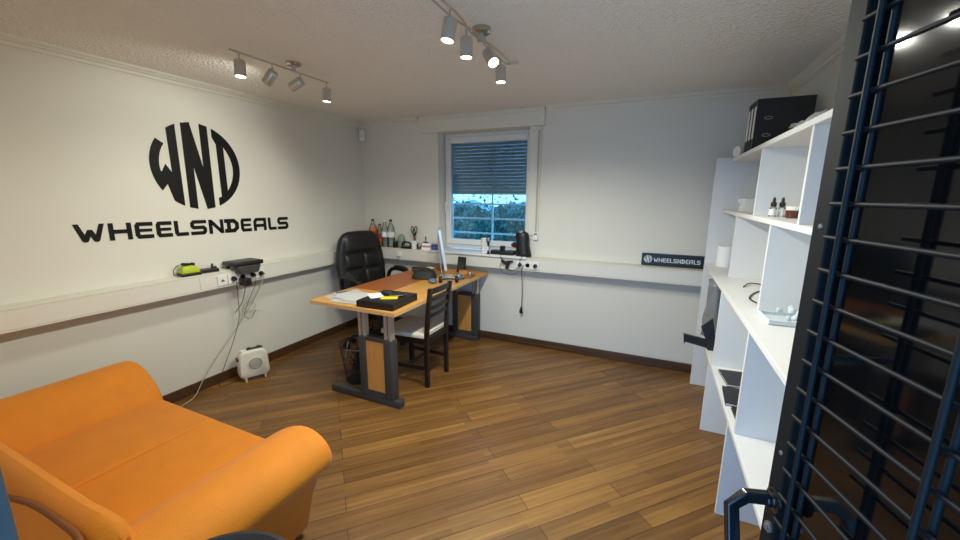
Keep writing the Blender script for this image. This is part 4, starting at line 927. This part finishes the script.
def plug(label, x, y, z, nrm, m=None, cord=None, group=None, r=0.0025, cm='cord'):
    p = thing('power_plug', label, 'plug', (x, y, z), 0, group); n_ = Vector(nrm)
    bm = BM(); cyl(bm, n_*0.0015, n_*0.020, 0.0185, 0.0175, n=18); cyl(bm, n_*0.020, n_*0.040, 0.015, 0.010, n=14); obj('plug_body', bm, m or M['black'], p, smooth=40)
    if cord:
        o = Vector((x, y, z)); pts = [n_*0.036] + [Vector(c)-o for c in cord]
        bm = BM(); tube(bm, smooth_path(pts, 8), r, 7); obj('cord', bm, M[cm], p, smooth=60)
    return p
PX = LX+LED+0.0105
plug('black plug with dark cord dropping to the floor beside the heater', PX, 1.945, SZ, (1, 0, 0), cord=[(-3.03, 1.95, 0.84), (-3.05, 1.96, 0.70), (-3.08, 1.965, 0.52), (-3.10, 1.90, 0.32), (-3.12, 1.80, 0.10), (-3.12, 1.77, 0.006), (-3.09, 1.80, 0.006), (-3.06, 1.88, 0.012), (-3.04, 1.93, 0.03)])
plug('black plug in the socket beside the pale cord', PX, 2.106, SZ, (1, 0, 0), cord=[(-3.02, 2.10, 0.80), (-3.12, 2.08, 0.62), (-3.13, 2.05, 0.52), (-3.14, 2.11, 0.48), (-3.14, 2.16, 0.54)], r=0.002)
plug('black plug with pale cord running down behind the sofa', PX, 2.184, SZ, (1, 0, 0), cord=[(-3.015, 2.18, 0.86), (-3.02, 2.15, 0.78), (-3.06, 2.07, 0.62), (-3.10, 2.00, 0.50), (-3.12, 1.93, 0.40), (-3.13, 1.78, 0.24), (-3.13, 1.66, 0.10), (-3.115, 1.58, 0.010), (-3.07, 1.48, 0.005), (-3.02, 1.36, 0.005)], r=0.0035, cm='grey_cord')
bm = BM(); tube(bm, smooth_path([(-3.02, 2.15, 0.80), (-3.10, 2.13, 0.66), (-3.17, 2.10, 0.58), (-3.17, 2.06, 0.55), (-3.175, 2.15, 0.53), (-3.175, 2.19, 0.58), (-3.175, 2.12, 0.62), (-3.175, 2.08, 0.57), (-3.175, 2.22, 0.51)], 8), 0.002, 6)
tag(obj('thin_cable', bm, M['grey_cord'], smooth=60), 'thin pale cable loosely coiled below the sockets on the wall', 'cable')

# ------------------------------------------------------------------ things on the far ledge and the sill
LY = BY-0.065
def bottle(label, x, y, h, r, body, cap, fill=None, liquid=None, wrap=None):
    b = thing('plastic_bottle', label, 'bottle', (x, y, ZT+0.0005), 0, 'bottles on the far ledge')
    bm = BM(); lathe(bm, [(0, 0.0), (r*0.85, 0.0), (r, 0.008), (r, h*0.28), (r*0.93, h*0.34), (r, h*0.40), (r, h*0.58), (r*0.86, h*0.70), (r*0.50, h*0.82), (0.014, h*0.90), (0.0135, h*0.94), (0, h*0.94)], n=22); obj('bottle_body', bm, body, b, smooth=50)
    if liquid:
        bm = BM(); k = r-0.002; lathe(bm, [(0, 0.003), (k*0.85, 0.003), (k, 0.010), (k, h*fill-0.001), (0, h*fill)], n=22); obj('drink', bm, liquid, b, smooth=50)
    if wrap:
        bm = BM(); lathe(bm, [(r+0.0004, h*0.36), (r+0.001, h*0.36), (r+0.001, h*0.55), (r+0.0004, h*0.55)], n=22); obj('label_wrap', bm, wrap, b, smooth=50)
    bm = BM(); lathe(bm, [(0, h*0.925), (0.0155, h*0.925), (0.0155, h*0.995), (0.014, h), (0, h)], n=18); obj('cap', bm, cap, b, smooth=40)
bottle('clear bottle two-thirds full of orange drink, nearest the room corner', -3.035, LY, 0.315, 0.050, M['clear'], M['black'], 0.66, M['amber'])
bottle('small bottle with red label just right of the orange drink', -2.945, LY+0.01, 0.262, 0.033, M['clear'], M['red'], 0.5, M['amber'], M['red'])
bottle('slim clear bottle with pale label behind the shoulder of the office chair', -2.865, LY, 0.312, 0.036, M['clear'], M['white'], wrap=M['paper'])
bottle('tall clear bottle with dark cap beside the black tin', -2.777, LY, 0.318, 0.044, M['clear'], M['black'], wrap=M['white'])
t = thing('black_tin', 'small black tin standing at the foot of the tall clear bottle', 'tin', (-2.705, LY-0.02, ZT+0.0005))
bm = BM(); lathe(bm, [(0, 0), (0.026, 0), (0.027, 0.003), (0.027, 0.062), (0, 0.062)], n=22); obj('tin_body', bm, M['black'], t, smooth=40)
bm = BM(); lathe(bm, [(0, 0.062), (0.028, 0.062), (0.028, 0.072), (0.026, 0.074), (0, 0.074)], n=22); obj('tin_lid', bm, M['anthracite'], t, smooth=40)
t = thing('green_beaker', 'rounded pale green beaker between the bottles and the punch', 'beaker', (-2.645, LY+0.015, ZT+0.0005))
bm = BM(); lathe(bm, [(0, 0), (0.034, 0), (0.042, 0.03), (0.044, 0.09), (0.036, 0.135), (0.018, 0.150), (0, 0.152)], n=26); obj('beaker_body', bm, M['green'], t, smooth=50)
bm = BM(); tube(bm, [(0.0445*math.cos(2*PI*i/28), 0.0445*math.sin(2*PI*i/28), 0.075) for i in range(28)], 0.002, 6, closed=True); obj('band', bm, M['olive'], t, smooth=60)
t = thing('hole_punch', 'black hole punch lying on the far ledge beside the pencil cup', 'hole punch', (-2.540, LY-0.025, ZT+0.0005), 0.0)
bm = BM(); box(bm, (0, 0, 0.012), (0.130, 0.075, 0.024), bev=0.006); obj('base', bm, M['black'], t)
bm = BM(); tube(bm, smooth_path([(-0.058, -0.01, 0.028), (-0.050, -0.012, 0.060), (0.0, -0.014, 0.074), (0.05, -0.012, 0.062), (0.060, -0.01, 0.028)], 6), 0.010, 8); obj('lever', bm, M['black'], t, smooth=60)
bm = BM(); box(bm, (0, -0.005, 0.032), (0.085, 0.03, 0.012)); obj('punch_block', bm, M['steel'], t)
t = thing('pencil_cup', 'cream pencil cup on the far ledge holding scissors', 'cup', (-2.450, LY-0.015, ZT+0.0005))
bm = BM(); lathe(bm, [(0, 0), (0.030, 0), (0.035, 0.095), (0.032, 0.095), (0.027, 0.006), (0, 0.006)], n=26); obj('cup_body', bm, M['white'], t, smooth=40)
bm = BM(); tube(bm, [(0.0345*math.cos(2*PI*i/28), 0.0345*math.sin(2*PI*i/28), 0.094) for i in range(28)], 0.002, 6, closed=True); obj('rim', bm, M['white'], t, smooth=60)
t = thing('scissors', 'black-handled scissors standing in the cream pencil cup', 'scissors', (-2.450, LY-0.012, ZT+0.012))
for s in (-1, 1):
    bm = BM(); box(bm, (0.004*s, 0.002*s, 0.075), (0.010, 0.0018, 0.13), (0, 0.06*s, 0)); obj('blade', bm, M['steel'], t)
    bm = BM(); tube(bm, [(0.022*s+0.016*math.cos(2*PI*i/20), 0.002*s, 0.205+0.034*math.sin(2*PI*i/20)) for i in range(20)], 0.0055, 8, closed=True); tube(bm, [(0.006*s, 0.002*s, 0.135), (0.014*s, 0.002*s, 0.175)], 0.006, 8); obj('handle', bm, M['black'], t, smooth=60)
for i, (dx, dy, tx, lab, m) in enumerate(((0.014, 0.010, 0.10, 'dark red pen standing in the pencil cup', 'red'), (0.010, -0.014, 0.04, 'black pen standing in the pencil cup', 'black'))):
    p = thing('pen', lab, 'pen', (-2.450+dx*0.6, LY-0.015+dy*0.6, ZT+0.009), 0, 'pens in the pencil cup'); p.rotation_euler = (0.03, tx, 0)
    bm = BM(); cyl(bm, (0, 0, 0.004), (0, 0, 0.15), 0.0042, n=10); obj('barrel', bm, M[m], p, smooth=40)
    bm = BM(); cyl(bm, (0, 0, 0.150), (0, 0, 0.172), 0.0046, 0.004, n=10); obj('cap', bm, M['black'], p, smooth=40)
t = thing('glass_jar', 'small amber-clear glass jar between the pencil cup and note pads', 'jar', (-2.370, LY-0.02, ZT+0.0005))
bm = BM(); lathe(bm, [(0, 0), (0.032, 0), (0.036, 0.012), (0.036, 0.050), (0.030, 0.064), (0.032, 0.070), (0.029, 0.070), (0.033, 0.048), (0.033, 0.014), (0, 0.004)], n=26); obj('jar_body', bm, M['clear'], t, smooth=50)
bm = BM(); lathe(bm, [(0, 0.006), (0.031, 0.010), (0.0325, 0.030), (0, 0.030)], n=22); obj('contents', bm, M['tan'], t, smooth=50)
for i, (lab, m, w, h) in enumerate((('white note block at the bottom of the pile on the far ledge', 'paper', 0.120, 0.030), ('pink note block in the middle of the pile on the far ledge', 'pink', 0.112, 0.022), ('white and pale note block on top of the pile on the far ledge', 'paper', 0.104, 0.020))):
    o = flat('note_block', lab, 'notes', (-2.272, LY-0.01, ZT+0.0005+(0, 0.0305, 0.053)[i]), (w, 0.085, h), 0.03*(i-1), M[m]); o['group'] = 'note blocks on the far ledge'
flat('blue_note_block', 'blue note block standing right of the pale note pile', 'notes', (-2.180, LY-0.01, ZT+0.0005), (0.050, 0.080, 0.066), 0.05, M['navy'])
t = thing('stamp', 'dark rubber stamp with upright handle on the note pile', 'stamp', (-2.300, LY-0.01, ZT+0.0740))
bm = BM(); box(bm, (0, 0, 0.007), (0.055, 0.030, 0.013), bev=0.003); obj('stamp_base', bm, M['black'], t)
bm = BM(); lathe(bm, [(0, 0.013), (0.005, 0.013), (0.004, 0.03), (0.0075, 0.052), (0.005, 0.072), (0, 0.074)], n=16); obj('handle', bm, M['brown_glass'], t, smooth=50)
t = thing('small_adapter', 'small white plug-in adapter on the far trunking behind the chair', 'adapter', (-2.615, BY-LED-0.001, 0.885))
bm = BM(); box(bm, (0, -0.018, 0.0), (0.042, 0.034, 0.055), bev=0.006); obj('adapter_body', bm, M['white'], t)
bm = BM(); tube(bm, smooth_path([(0.0, -0.02, -0.026), (0.012, -0.03, -0.06), (0.05, -0.035, -0.085), (0.09, -0.03, -0.10)], 6), 0.0025, 6); obj('cord', bm, M['grey_cord'], t, smooth=60)

SZT = 0.9545
t = thing('white_mug', 'plain white cup standing on the window sill', 'cup', (-1.595, BY-0.045, SZT))
bm = BM(); lathe(bm, [(0, 0), (0.036, 0), (0.045, 0.150), (0.042, 0.150), (0.033, 0.006), (0, 0.006)], n=28); obj('cup_body', bm, M['white'], t, smooth=40)
bm = BM(); tube(bm, [(0.0445*math.cos(2*PI*i/28), 0.0445*math.sin(2*PI*i/28), 0.149) for i in range(28)], 0.002, 6, closed=True); obj('rim', bm, M['white'], t, smooth=60)
t = thing('charging_base', 'long low black charging base along the window sill', 'charger', (-1.385, BY-0.060, SZT))
bm = BM(); box(bm, (0, 0, 0.020), (0.25, 0.105, 0.040), bev=0.010, seg=3); obj('base', bm, M['black'], t, smooth=40)
bm = BM(); box(bm, (-0.005, -0.01, 0.062), (0.048, 0.040, 0.050), bev=0.005); obj('cell', bm, M['black'], t)
bm = BM(); box(bm, (0.085, 0.012, 0.0425), (0.06, 0.045, 0.006)); obj('display', bm, M['screen'], t)
t = thing('camera_mount', 'small black camera grip with loop standing between white cup and charging base', 'mount', (-1.528, BY-0.115, SZT))
bm = BM(); lathe(bm, [(0, 0), (0.020, 0), (0.020, 0.006), (0.010, 0.012), (0.010, 0.10), (0.013, 0.12), (0, 0.12)], n=18); obj('grip', bm, M['black'], t, smooth=40)
bm = BM(); tube(bm, [(0.020*math.cos(2*PI*i/22), 0, 0.148+0.026*math.sin(2*PI*i/22)) for i in range(22)], 0.006, 8, closed=True); obj('loop', bm, M['black'], t, smooth=60)
bm = BM(); box(bm, (0.0, -0.012, 0.058), (0.016, 0.006, 0.045)); obj('grip_label', bm, M['white'], t)
t = thing('speaker_gadget', 'tall black rounded gadget at the right end of the window sill', 'gadget', (-1.165, BY-0.075, SZT))
bm = BM(); rings = []
for k in range(12):
    f = k/11; z = 0.255*f; a = 0.080-0.030*f+(0.012*math.sin(PI*max(0, f-0.55)/0.45) if f > 0.55 else 0); b_ = 0.062-0.018*f
    if f > 0.86: s = math.sqrt(max(0.02, 1-((f-0.86)/0.142)**2)); a *= s; b_ *= s
    rings.append([(-0.022*f+a*math.cos(2*PI*i/22), b_*math.sin(2*PI*i/22), z) for i in range(22)])
loft(bm, rings); obj('body', bm, M['black'], t, smooth=0)
bm = BM(); box(bm, (-0.080, -0.012, 0.108), (0.055, 0.045, 0.052), bev=0.008); obj('side_arm', bm, M['black'], t)
bm = BM(); lathe(bm, [(0, 0), (0.017, 0), (0.015, 0.004), (0, 0.006)], (-0.105, -0.035, 0.108), 20, Euler((PI/2, 0, 0)).to_matrix()); obj('lens', bm, mat('dark_red_lens', (90, 20, 18), 0.1, var=0.05), t, smooth=40)
bm = BM(); ell(bm, (-0.026, -0.012, 0.236), (0.030, 0.030, 0.016), 18, 8); obj('top_highlight', bm, M['steel'], t, smooth=0)  # silver blob stands in for the whitish highlight on the gadget's top
# sockets, plugs and cords under the sill
socket('white triple socket in the trunking below the black gadget', (-1.100, BY-LED-0.0002, SZ), 0, 3)
PY = BY-LED-0.0105
plug('black plug whose cord climbs to the gadget on the sill', -1.178, PY, SZ, (0, -1, 0), cord=[(-1.17, PY-0.05, 0.90), (-1.15, PY-0.040, 0.955), (-1.15, PY-0.02, 0.985), (-1.15, PY+0.03, 1.0)], group=None)
plug('black plug at the right end of the triple socket below the sill', -1.022, PY, SZ, (0, -1, 0))
t = thing('cable_adapters', 'tangled black cable adapters hanging below the charging base', 'cable', (-1.330, BY-LED-0.002, 0.885))
bm = BM(); box(bm, (0.0, -0.020, 0.0), (0.085, 0.030, 0.030), (0, 0.5, 0), bev=0.005); box(bm, (0.028, -0.022, -0.028), (0.030, 0.028, 0.070), (0, 0.3, 0), bev=0.005); box(bm, (0.045, -0.018, 0.015), (0.070, 0.020, 0.018), (0, -0.1, 0), bev=0.004); obj('adapter', bm, M['black'], t)
bm = BM(); tube(bm, smooth_path([(-0.06, 0.02, 0.080), (-0.05, -0.018, 0.055), (-0.02, -0.02, 0.02)], 6), 0.005, 7); tube(bm, smooth_path([(0.03, -0.02, -0.05), (0.05, -0.02, -0.075), (0.10, -0.015, -0.065), (0.14, -0.02, -0.03)], 6), 0.0025, 6); tube(bm, smooth_path([(-0.04, -0.02, -0.005), (-0.055, -0.02, -0.05), (-0.02, -0.02, -0.10), (0.08, -0.01, -0.12), (0.14, -0.015, -0.08)], 6), 0.002, 6); obj('cord', bm, M['cord'], t, smooth=60)
t = thing('hanging_plug', 'black plug dangling on a dark cord below the sill sockets', 'plug', (-1.175, BY-0.075, 0.0))
bm = BM(); tube(bm, smooth_path([(0.04, -0.085, 0.875), (0.018, -0.075, 0.83), (0.010, -0.03, 0.74), (0.0, 0.02, 0.55), (-0.008, 0.035, 0.41)], 8), 0.0035, 7); obj('cord', bm, M['cord'], t, smooth=60)
bm = BM(); cyl(bm, (-0.008, 0.035, 0.415), (-0.010, 0.035, 0.375), 0.010, 0.017, n=16); cyl(bm, (-0.010, 0.035, 0.375), (-0.010, 0.035, 0.352), 0.018, n=18); obj('plug_body', bm, M['black'], t, smooth=40)
bm = BM()
for s in (-1, 1): cyl(bm, (-0.010+0.0095*s, 0.035, 0.352), (-0.010+0.0095*s, 0.035, 0.334), 0.0022, n=8)
obj('pins', bm, M['nickel'], t)
t = thing('strap_winder', 'small white strap outlet at the foot of the strip beside the window', 'winder', (-1.062, BY-0.0165, 1.150))
bm = BM(); box(bm, (0, -0.006, 0), (0.045, 0.012, 0.075), bev=0.003); obj('winder_plate', bm, M['white'], t)
bm = BM(); box(bm, (0, -0.012, 0.022), (0.030, 0.003, 0.012)); obj('strap_slot', bm, M['anthracite'], t)
bm = BM(); box(bm, (0, -0.007, 0.51), (0.016, 0.003, 0.98)); obj('strap', bm, M['grey_cord'], t)
t = thing('motion_sensor', 'small white alarm sensor high in the room corner', 'sensor', (LX+0.062, BY-0.062, 2.205), math.radians(45))
bm = BM(); box(bm, (0, 0, 0), (0.060, 0.045, 0.125), bev=0.012, seg=3); obj('sensor_body', bm, M['white'], t, smooth=40)
bm = BM(); ell(bm, (0, -0.021, -0.012), (0.022, 0.008, 0.030), 16, 8); obj('sensor_lens', bm, M['trim'], t, smooth=0)
bm = BM(); cyl(bm, (0, 0.02, 0.0), (0, 0.058, 0.0), 0.012); obj('wall_bracket', bm, M['white'], t)

# ------------------------------------------------------------------ barred door standing open at the right
DD = Vector((-0.26523, 0.96419, 0)); DN = Vector((-0.96419, -0.26523, 0))   # along the leaf to its free edge; out of its visible face
DE = Vector((0.2560, 0.8735, 0)); DW = 0.780
door = struct(bpy.data.objects.new('door_1', None)); COL.objects.link(door); door.location = DE - DD*DW
def dp(u, w, z): return DD*(DW+u) + DN*w + Vector((0, 0, z))      # u from the free edge (negative towards the hinge), w out of the face
def dbox(bm, u0, u1, w0, w1, z0, z1):
    loft(bm, [[dp(u0, w0, z), dp(u1, w0, z), dp(u1, w1, z), dp(u0, w1, z)] for z in (z0, z1)])
ST = 0.040
bm = BM(); dbox(bm, -ST, 0, -0.045, 0.0, 0.012, 2.03); dbox(bm, -DW, -DW+ST, -0.045, 0.0, 0.012, 2.03); dbox(bm, -DW+ST, -ST, -0.045, 0.0, 0.012, 0.10); dbox(bm, -DW+ST, -ST, -0.045, 0.0, 1.96, 2.03)
obj('door_frame', bm, M['gate'], door, bevel=0.003)
bm = BM(); dbox(bm, -DW+ST-0.004, -ST+0.004, -0.034, -0.024, 0.096, 1.964); obj('door_panel', bm, M['mirror'], door)
bm = BM()
zz = 1.5397-26*0.0523
while zz < 1.95:
    tube(bm, [dp(-DW+0.03, 0.030, zz), dp(-0.083, 0.030, zz)], 0.0036, 8); zz += 0.0523
for u in (-0.122, -0.318, -0.514, -0.710):
    tube(bm, [dp(u, 0.0372, 0.115), dp(u, 0.0372, 1.945)], 0.0042, 8); tube(bm, [dp(u-0.004, 0.0228, 0.115), dp(u-0.004, 0.0228, 1.945)], 0.0042, 8)
for u in (-0.122, -0.710):
    for zc in (0.20, 0.75, 1.30, 1.85): tube(bm, [dp(u, -0.03, zc), dp(u, 0.0228, zc)], 0.005, 8)
obj('wire_mesh', bm, M['wire'], door, smooth=60)
bm = BM(); lathe(bm, [(0, 0), (0.024, 0), (0.024, 0.006), (0.014, 0.008), (0.012, 0.020), (0, 0.020)], dp(-0.030, 0.0, 0.960), 24, DN.to_track_quat('Z', 'Y').to_matrix())
h0 = dp(-0.036, 0.016, 0.952)
P_ = [dp(-0.030, 0.012, 0.964), dp(-0.030, 0.054, 0.964), dp(-0.034, 0.080, 0.942), dp(-0.075, 0.082, 0.835)]
sec = []
for i, p in enumerate(P_):
    d = (P_[min(i+1, 3)] - P_[max(i-1, 0)]).normalized(); a_ = (DD - d*DD.dot(d)).normalized(); b_ = d.cross(a_)
    sec.append([p+a_*0.009+b_*0.012, p-a_*0.009+b_*0.012, p-a_*0.009-b_*0.012, p+a_*0.009-b_*0.012])
loft(bm, sec); obj('door_handle', bm, mat('black_handle', (18, 18, 19), 0.22, var=0.02), door, bevel=0.003)
bm = BM(); lathe(bm, [(0, 0), (0.011, 0), (0.011, 0.004), (0.006, 0.005), (0.006, 0.008), (0, 0.008)], dp(-0.026, 0, 0.895), 20, DN.to_track_quat('Z', 'Y').to_matrix()); obj('lock_cylinder', bm, M['bolt'], door, smooth=40)
for z in (1.060, 1.50, 0.42):
    bm = BM(); lathe(bm, [(0, 0), (0.0048, 0), (0.004, 0.002), (0, 0.0025)], dp(-0.022, 0, z), 14, DN.to_track_quat('Z', 'Y').to_matrix()); obj('bolt', bm, M['bolt'], door, smooth=40)
for z in (0.25, 1.0, 1.78):
    bm = BM(); cyl(bm, dp(-DW-0.008, -0.006, z-0.05), dp(-DW-0.008, -0.006, z+0.05), 0.009); obj('hinge', bm, M['gate'], door, smooth=40)
